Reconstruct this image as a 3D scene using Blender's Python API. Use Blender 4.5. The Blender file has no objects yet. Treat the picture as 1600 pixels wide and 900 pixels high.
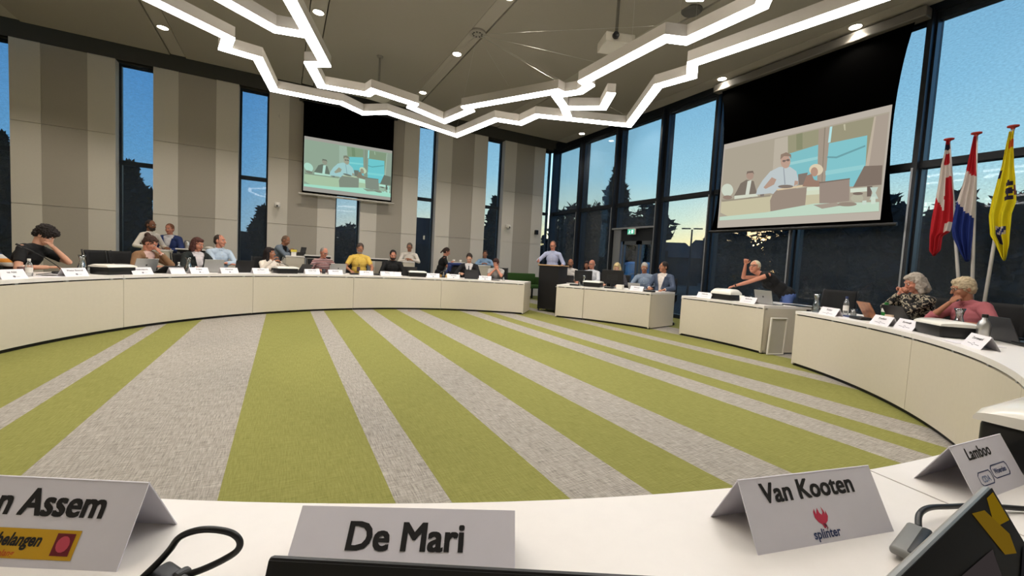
import bpy, bmesh, math, random
from math import sin, cos, pi, radians, atan2, hypot
from mathutils import Vector, Matrix, noise
random.seed(7)
SC = bpy.context.scene
COL = SC.collection

# ------------------------------------------------------------------ camera
cam_d = bpy.data.cameras.new('camera'); cam = bpy.data.objects.new('camera', cam_d); COL.objects.link(cam)
YAW, PITCH, ROLL = radians(28.624), radians(3.477), radians(3.083)
F = Vector((sin(YAW)*cos(PITCH), cos(YAW)*cos(PITCH), -sin(PITCH)))
R0 = Vector((cos(YAW), -sin(YAW), 0)); U0 = R0.cross(F)
R_ = R0*cos(ROLL) + U0*sin(ROLL); U_ = -R0*sin(ROLL) + U0*cos(ROLL)
M = Matrix((R_, U_, -F)).transposed().to_4x4(); M.translation = Vector((0, 0, 1.189))
cam.matrix_world = M
cam_d.lens = 36*659.1/1600; cam_d.sensor_width = 36; cam_d.clip_start = 0.02; cam_d.clip_end = 500
SC.camera = cam
SC.view_settings.view_transform = 'Standard'; SC.view_settings.look = 'None'
SC.view_settings.exposure = 0.0; SC.view_settings.gamma = 1.0; SC.view_settings.use_curve_mapping = False
SC.cycles.max_bounces = 8; SC.cycles.transparent_max_bounces = 16
SC.cycles.sample_clamp_indirect = 4.0
SC.cycles.use_denoising = True

LED_STRENGTH = 16.5
SPOT_WATTS = 120.0

# ------------------------------------------------------------------ colour and materials
def lin(c):
    c = c/255.0
    return c/12.92 if c <= 0.04045 else ((c+0.055)/1.055)**2.4
def rgb(r, g, b): return (lin(r), lin(g), lin(b), 1.0)
class NT:
    def __init__(s, tree): s.t = tree
    def n(s, kind, **kw):
        nd = s.t.nodes.new(kind)
        for k, v in kw.items():
            if k in nd.inputs.keys() if not hasattr(nd, k) else False: nd.inputs[k].default_value = v
            else: setattr(nd, k, v)
        return nd
    def l(s, a, b): s.t.links.new(a, b)
MATS = {}
def mat(name, color=(200, 200, 200), rough=0.5, metal=0.0, spec=0.5, emit=None, estr=1.0, noise_amt=0.0, noise_scale=30, bump=0.0, bump_scale=60, stretch=None, trans=0.0, ior=1.45, alpha=1.0, sheen=0.0):
    if name in MATS: return MATS[name]
    m = bpy.data.materials.new(name); m.use_nodes = True; MATS[name] = m
    nt = NT(m.node_tree); b = m.node_tree.nodes['Principled BSDF']
    c = rgb(*color)
    b.inputs['Base Color'].default_value = c; b.inputs['Roughness'].default_value = rough
    b.inputs['Metallic'].default_value = metal; b.inputs['Specular IOR Level'].default_value = spec
    b.inputs['Transmission Weight'].default_value = trans; b.inputs['IOR'].default_value = ior
    b.inputs['Alpha'].default_value = alpha
    if emit:
        b.inputs['Emission Color'].default_value = rgb(*emit); b.inputs['Emission Strength'].default_value = estr
    tc = nt.n('ShaderNodeTexCoord')
    src = tc.outputs['Object']
    if stretch:
        mp = nt.n('ShaderNodeMapping'); mp.inputs['Scale'].default_value = stretch; nt.l(src, mp.inputs['Vector']); src = mp.outputs['Vector']
    nz = nt.n('ShaderNodeTexNoise'); nz.inputs['Scale'].default_value = noise_scale; nz.inputs['Detail'].default_value = 3
    nt.l(src, nz.inputs['Vector'])
    amt = noise_amt if noise_amt else 0.03
    mr = nt.n('ShaderNodeMapRange'); mr.inputs['To Min'].default_value = 1-amt; mr.inputs['To Max'].default_value = 1+amt
    nt.l(nz.outputs['Fac'], mr.inputs['Value'])
    mx = nt.n('ShaderNodeMix', data_type='RGBA', blend_type='MULTIPLY'); mx.inputs['Factor'].default_value = 1.0
    mx.inputs['A'].default_value = c; nt.l(mr.outputs['Result'], mx.inputs['B']); nt.l(mx.outputs['Result'], b.inputs['Base Color'])
    if bump:
        n2 = nt.n('ShaderNodeTexNoise'); n2.inputs['Scale'].default_value = bump_scale; nt.l(src, n2.inputs['Vector'])
        bp = nt.n('ShaderNodeBump'); bp.inputs['Strength'].default_value = bump; bp.inputs['Distance'].default_value = 0.01
        nt.l(n2.outputs['Fac'], bp.inputs['Height']); nt.l(bp.outputs['Normal'], b.inputs['Normal'])
    return m

def carpet_mat():
    m = bpy.data.materials.new('striped carpet'); m.use_nodes = True
    nt = NT(m.node_tree); b = m.node_tree.nodes['Principled BSDF']; b.inputs['Roughness'].default_value = 0.95
    b.inputs['Specular IOR Level'].default_value = 0.1
    tc = nt.n('ShaderNodeTexCoord'); sx = nt.n('ShaderNodeSeparateXYZ'); nt.l(tc.outputs['Object'], sx.inputs[0])
    xs = [-4.6, -3.9, -3.3, -2.9, -1.748, -1.529, -1.129, -0.291, 0.486, 0.704, 1.272, 1.714, 2.221, 2.717, 3.61, 3.968, 4.269, 4.717, 5.515, 5.85, 6.55, 7.2]
    # starts grey at far left and flips at every edge; grey between 5.515 and 5.85
    lo, hi = -6.0, 10.0
    mr = nt.n('ShaderNodeMapRange'); mr.inputs['From Min'].default_value = lo; mr.inputs['From Max'].default_value = hi
    nt.l(sx.outputs['X'], mr.inputs['Value'])
    cr = nt.n('ShaderNodeValToRGB'); cr.color_ramp.interpolation = 'CONSTANT'; nt.l(mr.outputs['Result'], cr.inputs['Fac'])
    el = cr.color_ramp.elements
    green = True
    el[0].position = 0; el[0].color = (1, 1, 1, 1); el[1].position = (xs[0]-lo)/(hi-lo)
    # -1.748 must open a grey band: xs[4] is the 5th flip -> state after even number of flips = start state
    st = 1.0
    cols = []
    for i, x in enumerate(xs):
        st = 1.0-st; cols.append(st)
    # cols[i] is the state right of xs[i]; want right of xs[4] grey (0)
    if cols[4] != 0.0: cols = [1-c for c in cols]; el[0].color = (0, 0, 0, 1)
    el[1].color = (cols[0],)*3+(1,)
    for x, c in list(zip(xs, cols))[1:]:
        e = el.new((x-lo)/(hi-lo)); e.color = (c, c, c, 1)
    def weave(scale_x, scale_y, seed):
        mp = nt.n('ShaderNodeMapping'); mp.inputs['Scale'].default_value = (scale_x, scale_y, 1); mp.inputs['Location'].default_value = (seed, seed, 0)
        nt.l(tc.outputs['Object'], mp.inputs['Vector'])
        nz = nt.n('ShaderNodeTexNoise'); nz.inputs['Scale'].default_value = 1; nz.inputs['Detail'].default_value = 4; nz.inputs['Roughness'].default_value = 0.7
        nt.l(mp.outputs['Vector'], nz.inputs['Vector']); return nz.outputs['Fac']
    w1 = weave(9, 150, 0); w2 = weave(150, 9, 5)
    ad = nt.n('ShaderNodeMath', operation='ADD'); nt.l(w1, ad.inputs[0]); nt.l(w2, ad.inputs[1])
    def ramp(c0, c1):
        r = nt.n('ShaderNodeValToRGB'); r.color_ramp.elements[0].position = 0.36; r.color_ramp.elements[1].position = 0.64
        r.color_ramp.elements[0].color = c0; r.color_ramp.elements[1].color = c1
        h = nt.n('ShaderNodeMath', operation='MULTIPLY'); h.inputs[1].default_value = 0.5; nt.l(ad.outputs[0], h.inputs[0]); nt.l(h.outputs[0], r.inputs['Fac']); return r
    g = ramp(rgb(104, 100, 94), rgb(178, 171, 162)); gr = ramp(rgb(110, 110, 56), rgb(139, 138, 80))
    mx = nt.n('ShaderNodeMix', data_type='RGBA'); nt.l(cr.outputs['Color'], mx.inputs['Factor']); nt.l(g.outputs['Color'], mx.inputs['A']); nt.l(gr.outputs['Color'], mx.inputs['B'])
    nt.l(mx.outputs['Result'], b.inputs['Base Color'])
    bp = nt.n('ShaderNodeBump'); bp.inputs['Strength'].default_value = 0.3; bp.inputs['Distance'].default_value = 0.003
    nt.l(ad.outputs[0], bp.inputs['Height']); nt.l(bp.outputs['Normal'], b.inputs['Normal'])
    return m

def blind_mat():
    m = bpy.data.materials.new('sheer roller blind'); m.use_nodes = True
    nt = NT(m.node_tree); t = m.node_tree; t.nodes.remove(t.nodes['Principled BSDF']); out = t.nodes['Material Output']
    tc = nt.n('ShaderNodeTexCoord')
    mp = nt.n('ShaderNodeMapping'); mp.inputs['Scale'].default_value = (26, 26, 60); nt.l(tc.outputs['Object'], mp.inputs['Vector'])
    nz = nt.n('ShaderNodeTexNoise'); nz.inputs['Scale'].default_value = 1; nz.inputs['Detail'].default_value = 6; nt.l(mp.outputs['Vector'], nz.inputs['Vector'])
    mr = nt.n('ShaderNodeMapRange'); mr.inputs['From Min'].default_value = 0.3; mr.inputs['From Max'].default_value = 0.7
    mr.inputs['To Min'].default_value = 0.445; mr.inputs['To Max'].default_value = 0.535; nt.l(nz.outputs['Fac'], mr.inputs['Value'])
    tr = nt.n('ShaderNodeBsdfTransparent'); tr.inputs['Color'].default_value = (1, 1, 1, 1)
    df = nt.n('ShaderNodeBsdfDiffuse'); df.inputs['Color'].default_value = (0.050, 0.064, 0.080, 1)
    mx = nt.n('ShaderNodeMixShader'); nt.l(mr.outputs['Result'], mx.inputs['Fac']); nt.l(df.outputs[0], mx.inputs[1]); nt.l(tr.outputs[0], mx.inputs[2])
    nt.l(mx.outputs[0], out.inputs['Surface']); return m

def glass_mat(name='window glass', tint=(0.95, 0.96, 0.96, 1), refl=0.06):
    m = bpy.data.materials.new(name); m.use_nodes = True
    nt = NT(m.node_tree); t = m.node_tree; t.nodes.remove(t.nodes['Principled BSDF']); out = t.nodes['Material Output']
    tr = nt.n('ShaderNodeBsdfTransparent'); tr.inputs['Color'].default_value = tint
    gl = nt.n('ShaderNodeBsdfGlossy'); gl.inputs['Roughness'].default_value = 0.02; gl.inputs['Color'].default_value = (1, 1, 1, 1)
    lw = nt.n('ShaderNodeLayerWeight'); lw.inputs['Blend'].default_value = 0.25
    mr = nt.n('ShaderNodeMapRange'); mr.inputs['To Min'].default_value = refl*0.5; mr.inputs['To Max'].default_value = refl*5; nt.l(lw.outputs['Fresnel'], mr.inputs['Value'])
    mx = nt.n('ShaderNodeMixShader'); nt.l(mr.outputs['Result'], mx.inputs['Fac']); nt.l(tr.outputs[0], mx.inputs[1]); nt.l(gl.outputs[0], mx.inputs[2])
    nt.l(mx.outputs[0], out.inputs['Surface']); return m

def emis(name, color, s=1.0):
    if name in MATS: return MATS[name]
    m = bpy.data.materials.new(name); m.use_nodes = True; MATS[name] = m
    t = m.node_tree; t.nodes.remove(t.nodes['Principled BSDF']); e = t.nodes.new('ShaderNodeEmission')
    e.inputs['Color'].default_value = rgb(*color); e.inputs['Strength'].default_value = s
    t.links.new(e.outputs[0], t.nodes['Material Output'].inputs['Surface']); return m

# ------------------------------------------------------------------ world: dusk sky, sun just above the horizon behind the trees
def make_world():
    w = bpy.data.worlds.new('dusk sky'); SC.world = w; w.use_nodes = True
    nt = NT(w.node_tree); t = w.node_tree; bg = t.nodes['Background']
    tc = nt.n('ShaderNodeTexCoord'); sx = nt.n('ShaderNodeSeparateXYZ'); nt.l(tc.outputs['Generated'], sx.inputs[0])
    def ramp(stops):
        r = nt.n('ShaderNodeValToRGB'); e = r.color_ramp.elements
        e[0].position, e[0].color = stops[0]; e[1].position, e[1].color = stops[1]
        for p, c in stops[2:]: x = e.new(p); x.color = c
        nt.l(sx.outputs['Z'], r.inputs['Fac']); return r
    def k(r, g, b, m=0.30): c = rgb(r, g, b); return (c[0]/m, c[1]/m, c[2]/m, 1)
    warm = ramp([(0.0, k(232, 204, 140)), (0.055, k(216, 208, 158)), (0.11, k(176, 196, 182)), (0.20, k(132, 176, 194)), (0.32, k(112, 160, 188)), (0.9, k(66, 104, 148))])
    cool = ramp([(0.0, k(112, 142, 158)), (0.06, k(98, 136, 162)), (0.16, k(76, 126, 166)), (0.32, k(60, 110, 160)), (0.9, k(44, 84, 140))])
    sd = Vector((sin(radians(58.7)), cos(radians(58.7)), 0.062)).normalized()
    nv = nt.n('ShaderNodeVectorMath', operation='NORMALIZE'); nt.l(tc.outputs['Generated'], nv.inputs[0])
    dp = nt.n('ShaderNodeVectorMath', operation='DOT_PRODUCT'); dp.inputs[1].default_value = sd; nt.l(nv.outputs[0], dp.inputs[0])
    mr = nt.n('ShaderNodeMapRange'); mr.inputs['From Min'].default_value = 0.45; mr.inputs['From Max'].default_value = 0.92; nt.l(dp.outputs['Value'], mr.inputs['Value'])
    mx = nt.n('ShaderNodeMix', data_type='RGBA'); nt.l(mr.outputs['Result'], mx.inputs['Factor']); nt.l(cool.outputs[0], mx.inputs['A']); nt.l(warm.outputs[0], mx.inputs['B'])
    def lobe(p, col, s, prev):
        mxx = nt.n('ShaderNodeMath', operation='MAXIMUM'); mxx.inputs[1].default_value = 0; nt.l(dp.outputs['Value'], mxx.inputs[0])
        pw = nt.n('ShaderNodeMath', operation='POWER'); pw.inputs[1].default_value = p; nt.l(mxx.outputs[0], pw.inputs[0])
        ml = nt.n('ShaderNodeMath', operation='MULTIPLY'); ml.inputs[1].default_value = s; nt.l(pw.outputs[0], ml.inputs[0])
        a = nt.n('ShaderNodeMix', data_type='RGBA', blend_type='ADD'); a.clamp_result = False; nt.l(ml.outputs[0], a.inputs['Factor']); nt.l(prev, a.inputs['A']); a.inputs['B'].default_value = col
        return a.outputs['Result']
    o = lobe(1400, (1.0, 0.42, 0.08, 1), 4.0, lobe(260, (1.0, 0.36, 0.06, 1), 1.8, mx.outputs['Result']))
    o2 = nt.n('ShaderNodeMath', operation='GREATER_THAN'); o2.inputs[1].default_value = 0.99991; nt.l(dp.outputs['Value'], o2.inputs[0])
    a = nt.n('ShaderNodeMix', data_type='RGBA', blend_type='ADD'); a.clamp_result = False
    nt.l(o2.outputs[0], a.inputs['Factor']); nt.l(o, a.inputs['A']); a.inputs['B'].default_value = (60, 38, 14, 1)
    nt.l(a.outputs['Result'], bg.inputs['Color']); bg.inputs['Strength'].default_value = 1.0
make_world()

# ------------------------------------------------------------------ mesh building
class MB:
    """collects shapes, then links them as one mesh object"""
    def __init__(s): s.v = []; s.f = []; s.m = []
    def add(s, vs, fs, mi=0):
        o = len(s.v); s.v += [tuple(p) for p in vs]; s.f += [tuple(i+o for i in f) for f in fs]; s.m += [mi]*len(fs); return s
    def box(s, c, d, rot=None, mi=0):
        x, y, z = d[0]/2, d[1]/2, d[2]/2
        vs = [Vector((a*x, b*y, e*z)) for a, b, e in ((-1,-1,-1),(1,-1,-1),(1,1,-1),(-1,1,-1),(-1,-1,1),(1,-1,1),(1,1,1),(-1,1,1))]
        if rot is not None: vs = [rot @ v for v in vs]
        c = Vector(c); return s.add([v+c for v in vs], [(0,3,2,1),(4,5,6,7),(0,1,5,4),(1,2,6,5),(2,3,7,6),(3,0,4,7)], mi)
    def rbox(s, c, d, r=0.01, rot=None, mi=0, seg=2):
        bm = bmesh.new(); bmesh.ops.create_cube(bm, size=1.0)
        for v in bm.verts: v.co = Vector((v.co.x*d[0], v.co.y*d[1], v.co.z*d[2]))
        bmesh.ops.bevel(bm, geom=bm.edges[:], offset=min(r, 0.49*min(d)), segments=seg, affect='EDGES', profile=0.5)
        vs = [v.co.copy() for v in bm.verts]; bm.verts.index_update()
        fs = [[v.index for v in f.verts] for f in bm.faces]; bm.free()
        if rot is not None: vs = [rot @ v for v in vs]
        c = Vector(c); return s.add([v+c for v in vs], fs, mi)
    def prism(s, poly, z0, z1, mi=0, mi_top=None):
        n = len(poly); vs = [(x, y, z0) for x, y in poly]+[(x, y, z1) for x, y in poly]
        fs = [tuple(reversed(range(n))), tuple(range(n, 2*n))]+[(i, (i+1) % n, n+(i+1) % n, n+i) for i in range(n)]
        s.add(vs, fs, mi)
        if mi_top is not None: s.m[-len(fs)+1] = mi_top
        return s
    def tube(s, pts, r, n=10, mi=0, cap=True):
        pts = [Vector(p) for p in pts]; rs = r if isinstance(r, (list, tuple)) else [r]*len(pts)
        rings = []; up = Vector((0, 0, 1)); prev = None
        for i, p in enumerate(pts):
            d = (pts[min(i+1, len(pts)-1)]-pts[max(i-1, 0)]).normalized()
            if prev is None: a = d.cross(up) if abs(d.dot(up)) < 0.98 else d.cross(Vector((1, 0, 0)))
            else: a = prev - d*prev.dot(d)
            a.normalize(); prev = a; b = d.cross(a)
            rings.append([p+(a*cos(2*pi*k/n)+b*sin(2*pi*k/n))*rs[i] for k in range(n)])
        vs = [v for rr in rings for v in rr]; fs = []
        for i in range(len(pts)-1):
            for k in range(n): fs.append((i*n+k, i*n+(k+1) % n, (i+1)*n+(k+1) % n, (i+1)*n+k))
        if cap: fs.append(tuple(range(n-1, -1, -1))); fs.append(tuple((len(pts)-1)*n+k for k in range(n)))
        return s.add(vs, fs, mi)
    def lathe(s, prof, c=(0, 0, 0), n=24, mi=0, axis=None):
        """prof: list of (r, z)"""
        c = Vector(c); vs = []; fs = []
        for r, z in prof: vs += [Vector((r*cos(2*pi*k/n), r*sin(2*pi*k/n), z)) for k in range(n)]
        for i in range(len(prof)-1):
            for k in range(n): fs.append((i*n+k, i*n+(k+1) % n, (i+1)*n+(k+1) % n, (i+1)*n+k))
        if prof[0][0] > 1e-5: fs.append(tuple(range(n-1, -1, -1)))
        if prof[-1][0] > 1e-5: fs.append(tuple((len(prof)-1)*n+k for k in range(n)))
        if axis is not None:
            q = Vector((0, 0, 1)).rotation_difference(Vector(axis)); vs = [q @ v for v in vs]
        return s.add([v+c for v in vs], fs, mi)
    def arc(s, cx, cy, r0, r1, a0, a1, z0, z1, n=24, mi=0):
        """solid ring sector"""
        vs = []; fs = []
        for i in range(n+1):
            a = radians(a0+(a1-a0)*i/n); c_, s_ = cos(a), sin(a)
            vs += [(cx+r0*c_, cy+r0*s_, z0), (cx+r1*c_, cy+r1*s_, z0), (cx+r1*c_, cy+r1*s_, z1), (cx+r0*c_, cy+r0*s_, z1)]
        for i in range(n):
            o = i*4; q = o+4
            for k in range(4): fs.append((o+k, o+(k+1) % 4, q+(k+1) % 4, q+k))
        fs.append((0, 3, 2, 1)); o = n*4; fs.append((o, o+1, o+2, o+3))
        return s.add(vs, fs, mi)
    def build(s, name, mats, parent=None, loc=(0, 0, 0), rz=0.0, smooth=False, kind=None, auto=None):
        me = bpy.data.meshes.new(name); me.from_pydata(s.v, [], s.f); me.validate(); me.update()
        if not isinstance(mats, (list, tuple)): mats = [mats]
        for m in mats: me.materials.append(m)
        if len(me.polygons) == len(s.m):
            me.polygons.foreach_set('material_index', s.m)
        bm = bmesh.new(); bm.from_mesh(me); bmesh.ops.recalc_face_normals(bm, faces=bm.faces[:]); bm.to_mesh(me); bm.free()
        if smooth or auto:
            me.polygons.foreach_set('use_smooth', [True]*len(me.polygons))
            if auto:
                try: me.set_sharp_from_angle(angle=radians(auto))
                except Exception: pass
        o = bpy.data.objects.new(name, me); COL.objects.link(o); o.parent = parent
        o.location = loc; o.rotation_euler = (0, 0, rz)
        if kind: o['kind'] = kind
        return o
def thing(name, label, cat, loc=(0, 0, 0), rz=0.0, group=None):
    o = bpy.data.objects.new(name, None); COL.objects.link(o); o.location = loc; o.rotation_euler = (0, 0, rz)
    o['label'] = label; o['category'] = cat
    if group: o['group'] = group
    return o
def tag(o, label, cat, group=None, kind=None):
    o['label'] = label; o['category'] = cat
    if group: o['group'] = group
    if kind: o['kind'] = kind
    return o
def copy_tree(o, parent=None):
    c = o.copy(); COL.objects.link(c); c.parent = parent
    for ch in list(o.children): copy_tree(ch, c)
    return c
CX, CY = 1.941, 4.925           # centre of the ring of desks
def ringp(phi, r): a = radians(phi); return CX+r*cos(a), CY+r*sin(a)
TOP = 0.74
YB, XW, ZC = 13.2, 8.738, 5.37  # back wall, window wall, ceiling

# ------------------------------------------------------------------ shared materials
M_carpet = carpet_mat(); M_blind = blind_mat(); M_glass = glass_mat(); M_door_glass = glass_mat('clear door glass', (0.95, 0.98, 0.98, 1), 0.08)
M_wall_l = mat('light fabric wall panel', (222, 216, 205), 0.9, bump=0.15, bump_scale=300)
M_wall_d = mat('taupe fabric wall panel', (180, 173, 161), 0.92, bump=0.2, bump_scale=300)
M_ceil = mat('painted ceiling', (150, 144, 133), 0.9)
M_tray = mat('ceiling service tray', (164, 158, 147), 0.6)
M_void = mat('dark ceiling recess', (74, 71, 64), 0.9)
M_frame = mat('anthracite aluminium', (34, 37, 42), 0.45, metal=0.2)
M_frame_l = mat('silver aluminium', (150, 152, 156), 0.4, metal=0.6)
M_black = mat('black plastic', (18, 18, 20), 0.4)
M_blackm = mat('matte black fabric', (14, 14, 16), 0.9)
M_scr_black = mat('black screen masking', (3, 3, 3), 1.0, spec=0.0)
M_desk = mat('cream laminate', (206, 197, 179), 0.45, spec=0.35)
M_top = mat('white laminate top', (232, 227, 222), 0.35, spec=0.4)
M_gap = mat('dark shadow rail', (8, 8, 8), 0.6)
M_steel = mat('brushed steel', (190, 188, 184), 0.3, metal=0.9)
M_white = mat('white plastic', (236, 232, 224), 0.4)
M_led = emis('led diffuser', (255, 252, 250), LED_STRENGTH)
M_lum = mat('grey luminaire housing', (170, 164, 155), 0.55)

# ------------------------------------------------------------------ floor, ceiling, outside ground
f = MB(); f.box((1.0, 5.5, -0.05), (15.8, 16.0, 0.1)); f.build('floor', M_carpet, kind='structure')
g = MB(); g.box((20, 30, -0.30), (260, 260, 0.1)); g.build('ground', mat('dark asphalt and lawn', (20, 23, 25), 0.95, noise_amt=0.4, noise_scale=0.4), kind='structure')

c = MB()   # ceiling slabs between the service trays; 0.28 m trays every 2.6 m
tray_x = [-4.74, -2.14, 0.47, 3.08, 5.69]
xs = [-6.9]
for x in tray_x: xs += [x-0.145, x+0.145]
xs.append(8.06)
for i in range(0, len(xs), 2): c.box(((xs[i]+xs[i+1])/2, 4.9, ZC+0.03), (xs[i+1]-xs[i], 14.64, 0.06))
c.build('ceiling', M_ceil, kind='structure')
v = MB(); v.box((1.0, 5.5, 5.95), (15.8, 16.0, 0.1))
v.box((1.0, 13.25, 5.65), (15.8, 0.1, 0.6)); v.box((8.85, 5.3, 5.65), (0.1, 15.8, 0.6))
v.build('trim_1', M_void, kind='structure')
for i, x in enumerate(tray_x):
    t = MB(); t.box((x, 4.9, ZC+0.045), (0.255, 14.62, 0.05)); t.build('trim_%d' % (2+i), M_tray, kind='structure')
t = MB(); t.box((8.28, 4.9, ZC+0.035), (0.40, 14.62, 0.06)); t.build('trim_7', M_tray, kind='structure')

# ------------------------------------------------------------------ back wall: piers of three fabric bands between tall windows
PER = 2.372; W0 = -3.455
def pier_bands(x0):   # light, taupe, light
    return [(x0, x0+0.471, 0), (x0+0.471, x0+1.219, 1), (x0+1.219, x0+1.695, 0)]
wins = [(-5.825, -5.150), (-3.455, -2.778), (-1.061, -0.390), (1.300, 1.972), (3.665, 4.262), (5.998, 6.652)]
piers = []
prev = -7.0
for a, b in wins: piers.append((prev, a)); prev = b
piers.append((6.652, 8.30))
w = MB()
joints = [0.0, 1.891, 3.644, 5.363]
for (a, b) in piers:
    L = b-a
    bands = [(a, a+L*0.28, 0), (a+L*0.28, a+L*0.72, 1), (a+L*0.72, b, 0)] if a > -6.9 else [(a, b, 0)]
    w.box(((a+b)/2, YB+0.21, 2.73), (L, 0.36, 5.46), mi=0)
    for (p, q, mi) in bands:
        for z0, z1 in zip(joints, joints[1:]):
            w.box(((p+q)/2, YB+0.015+(0.006 if mi else 0), (z0+z1)/2), (q-p-0.002, 0.03, z1-z0-0.012), mi=mi)
for a, b in wins: w.box(((a+b)/2, YB+0.21, 5.60), (b-a, 0.36, 0.5), mi=2)
w.box((8.55, YB+0.21, 5.60), (0.55, 0.36, 0.5), mi=2)
w.build('wall_back', [M_wall_l, M_wall_d, M_void], kind='structure')
w = MB(); w.box((-6.95, 5.5, 2.7), (0.1, 16, 5.6)); w.build('wall_left', M_wall_l, kind='structure')
w = MB(); w.box((1.0, -2.45, 2.7), (15.8, 0.1, 5.6)); w.build('wall_front', M_wall_l, kind='structure')

M_frame_b = mat('dark window frame', (26, 30, 37), 0.5)
def back_window(i, a, b):
    fr = MB(); y = YB+0.30; h = 5.36
    fr.box((a+0.025, y, h/2), (0.05, 0.10, h)); fr.box((b-0.025, y, h/2), (0.05, 0.10, h))
    fr.box(((a+b)/2, y, h-0.03), (b-a, 0.10, 0.06)); fr.box(((a+b)/2, y, 0.05), (b-a, 0.10, 0.10)); fr.box(((a+b)/2, y, 3.06), (b-a, 0.12, 0.10))
    o = fr.build('window_%d' % i, M_frame_b, kind='structure')
    gl = MB(); gl.box(((a+b)/2, y+0.02, h/2), (b-a-0.06, 0.012, h-0.1)); gl.build('pane', M_glass, o)
    bl = MB(); bl.add([(a+0.015, y-0.10, 0.01), (b-0.015, y-0.10, 0.01), (b-0.015, y-0.10, h-0.01), (a+0.015, y-0.10, h-0.01)], [(0, 1, 2, 3)]); bl.build('blind', M_blind, o)
for i, (a, b) in enumerate(wins+[(8.30, 8.70)]): back_window(i+1, a, b)

# ------------------------------------------------------------------ window wall
def side_windows():
    ys = [13.2, 11.60, 9.85, 8.13, 6.54, 4.68, 2.94, 1.2, -0.55, -2.35]
    ht = 5.30
    for i, y in enumerate(ys):
        m = MB(); dw = 0.24 if 0 < i < 4 else (0.12 if i > 0 else 0.05)
        m.box((XW+0.13, y, ht/2+0.05), (0.22, dw, ht+0.1)); m.box((XW-0.03, y, ht/2+0.05), (0.14, 0.065, ht+0.1))
        o = m.build('trim_%d' % (20+i), M_frame, kind='structure')
        s = MB(); s.box((XW-0.104, y+0.02, 1.5), (0.012, 0.025, 3.0)); s.build('trim_%d' % (40+i), M_frame_l, kind='structure')
    for i in range(len(ys)-1):
        a, b = ys[i+1], ys[i]; mid = (a+b)/2; L = b-a
        fr = MB(); fr.box((XW+0.10, mid, ht+0.06), (0.14, L, 0.20)); fr.box((XW+0.10, mid, 0.05), (0.14, L, 0.10))
        fr.box((XW+0.08, mid, 3.055), (0.16, L, 0.11))
        o = fr.build('window_%d' % (10+i), M_frame, kind='structure')
        door = (i == 2)
        gl = MB()
        if door: gl.box((XW+0.12, mid, (ht+2.36)/2), (0.012, L-0.1, ht-2.36-0.04))
        else: gl.box((XW+0.12, mid, ht/2), (0.012, L-0.1, ht-0.04))
        gl.build('pane', M_glass, o)
        bl = MB(); z0 = 2.36 if door else 0.03; gapL = 0.03
        ya, yb = a+0.05+(0.08 if i < 3 else 0.02), b-0.05-(0.11 if i in (0,1,2,3) else 0.05)
        bl.add([(XW+0.03, ya, z0), (XW+0.03, yb, z0), (XW+0.03, yb, ht), (XW+0.03, ya, ht)], [(0, 1, 2, 3)]); bl.build('blind', M_blind, o)
        if door:
            d = MB(); zt = 1.98
            d.box((XW+0.02, mid, 2.345), (0.20, L, 0.05), mi=1)
            d.box((XW+0.06, mid, (zt+2.32)/2), (0.08, L, 2.32-zt), mi=0)
            y_l, y_r = b-0.42, a+0.12
            d.box((XW+0.04, b-0.22, 1.16), (0.12, 0.30, 2.32), mi=1)
            o2 = d.build('door_1', [M_frame, M_frame_l], kind='structure')
            ms = y_l-(y_l-y_r)*0.56
            for (p, q, nm) in ((ms+0.03, y_l, 'door leaf'), (y_r, ms-0.03, 'door leaf')):
                lf = MB(); s_ = 0.075
                lf.box((XW+0.06, p+s_/2, zt/2), (0.07, s_, zt)); lf.box((XW+0.06, q-s_/2, zt/2), (0.07, s_, zt))
                lf.box((XW+0.06, (p+q)/2, zt-0.05), (0.07, q-p, 0.10)); lf.box((XW+0.06, (p+q)/2, 0.08), (0.07, q-p, 0.16))
                l_ = lf.build('door_leaf', mat('grey door frame', (92, 96, 100), 0.4, metal=0.4), o2)
                gg = MB(); gg.box((XW+0.06, (p+q)/2, 1.02), (0.014, q-p-0.14, 1.75)); gg.build('pane', M_door_glass, l_)
                hh = MB(); yy = p+0.04 if nm and q > ms+0.2 else q-0.04
                hh.tube([(XW+0.02, yy, 1.05), (XW-0.04, yy, 1.05), (XW-0.04, yy+(0.11 if yy > ms else -0.11), 1.05)], 0.010, 8); hh.build('door_handle', M_steel, l_, auto=40)
    h = MB(); h.box((XW+0.10, 5.4, 5.50), (0.2, 15.7, 0.26)); h.build('wall_right', M_frame, kind='structure')
side_windows()
sg = thing('exit_sign', 'green and white lit running-man exit sign above the glass door', 'sign', (8.60, 8.95, 2.23))
b_ = MB(); b_.rbox((0.03, 0, 0), (0.05, 0.28, 0.16), 0.008); b_.build('housing', M_white, sg)
b_ = MB(); b_.box((0.002, 0, 0), (0.004, 0.26, 0.14)); b_.build('panel', emis('exit sign green', (70, 190, 150), 1.0), sg)
b_ = MB()
for (yy, zz, dy, dz) in ((-0.055, 0, 0.07, 0.10), (0.06, 0.03, 0.022, 0.022), (0.055, 0.0, 0.03, 0.05), (0.085, -0.035, 0.045, 0.016), (0.035, -0.04, 0.018, 0.045), (0.03, 0.01, 0.035, 0.014)):
    b_.box((-0.002, yy, zz), (0.003, dy, dz))
b_.build('pictogram', emis('exit sign white', (235, 255, 250), 1.1), sg)

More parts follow.
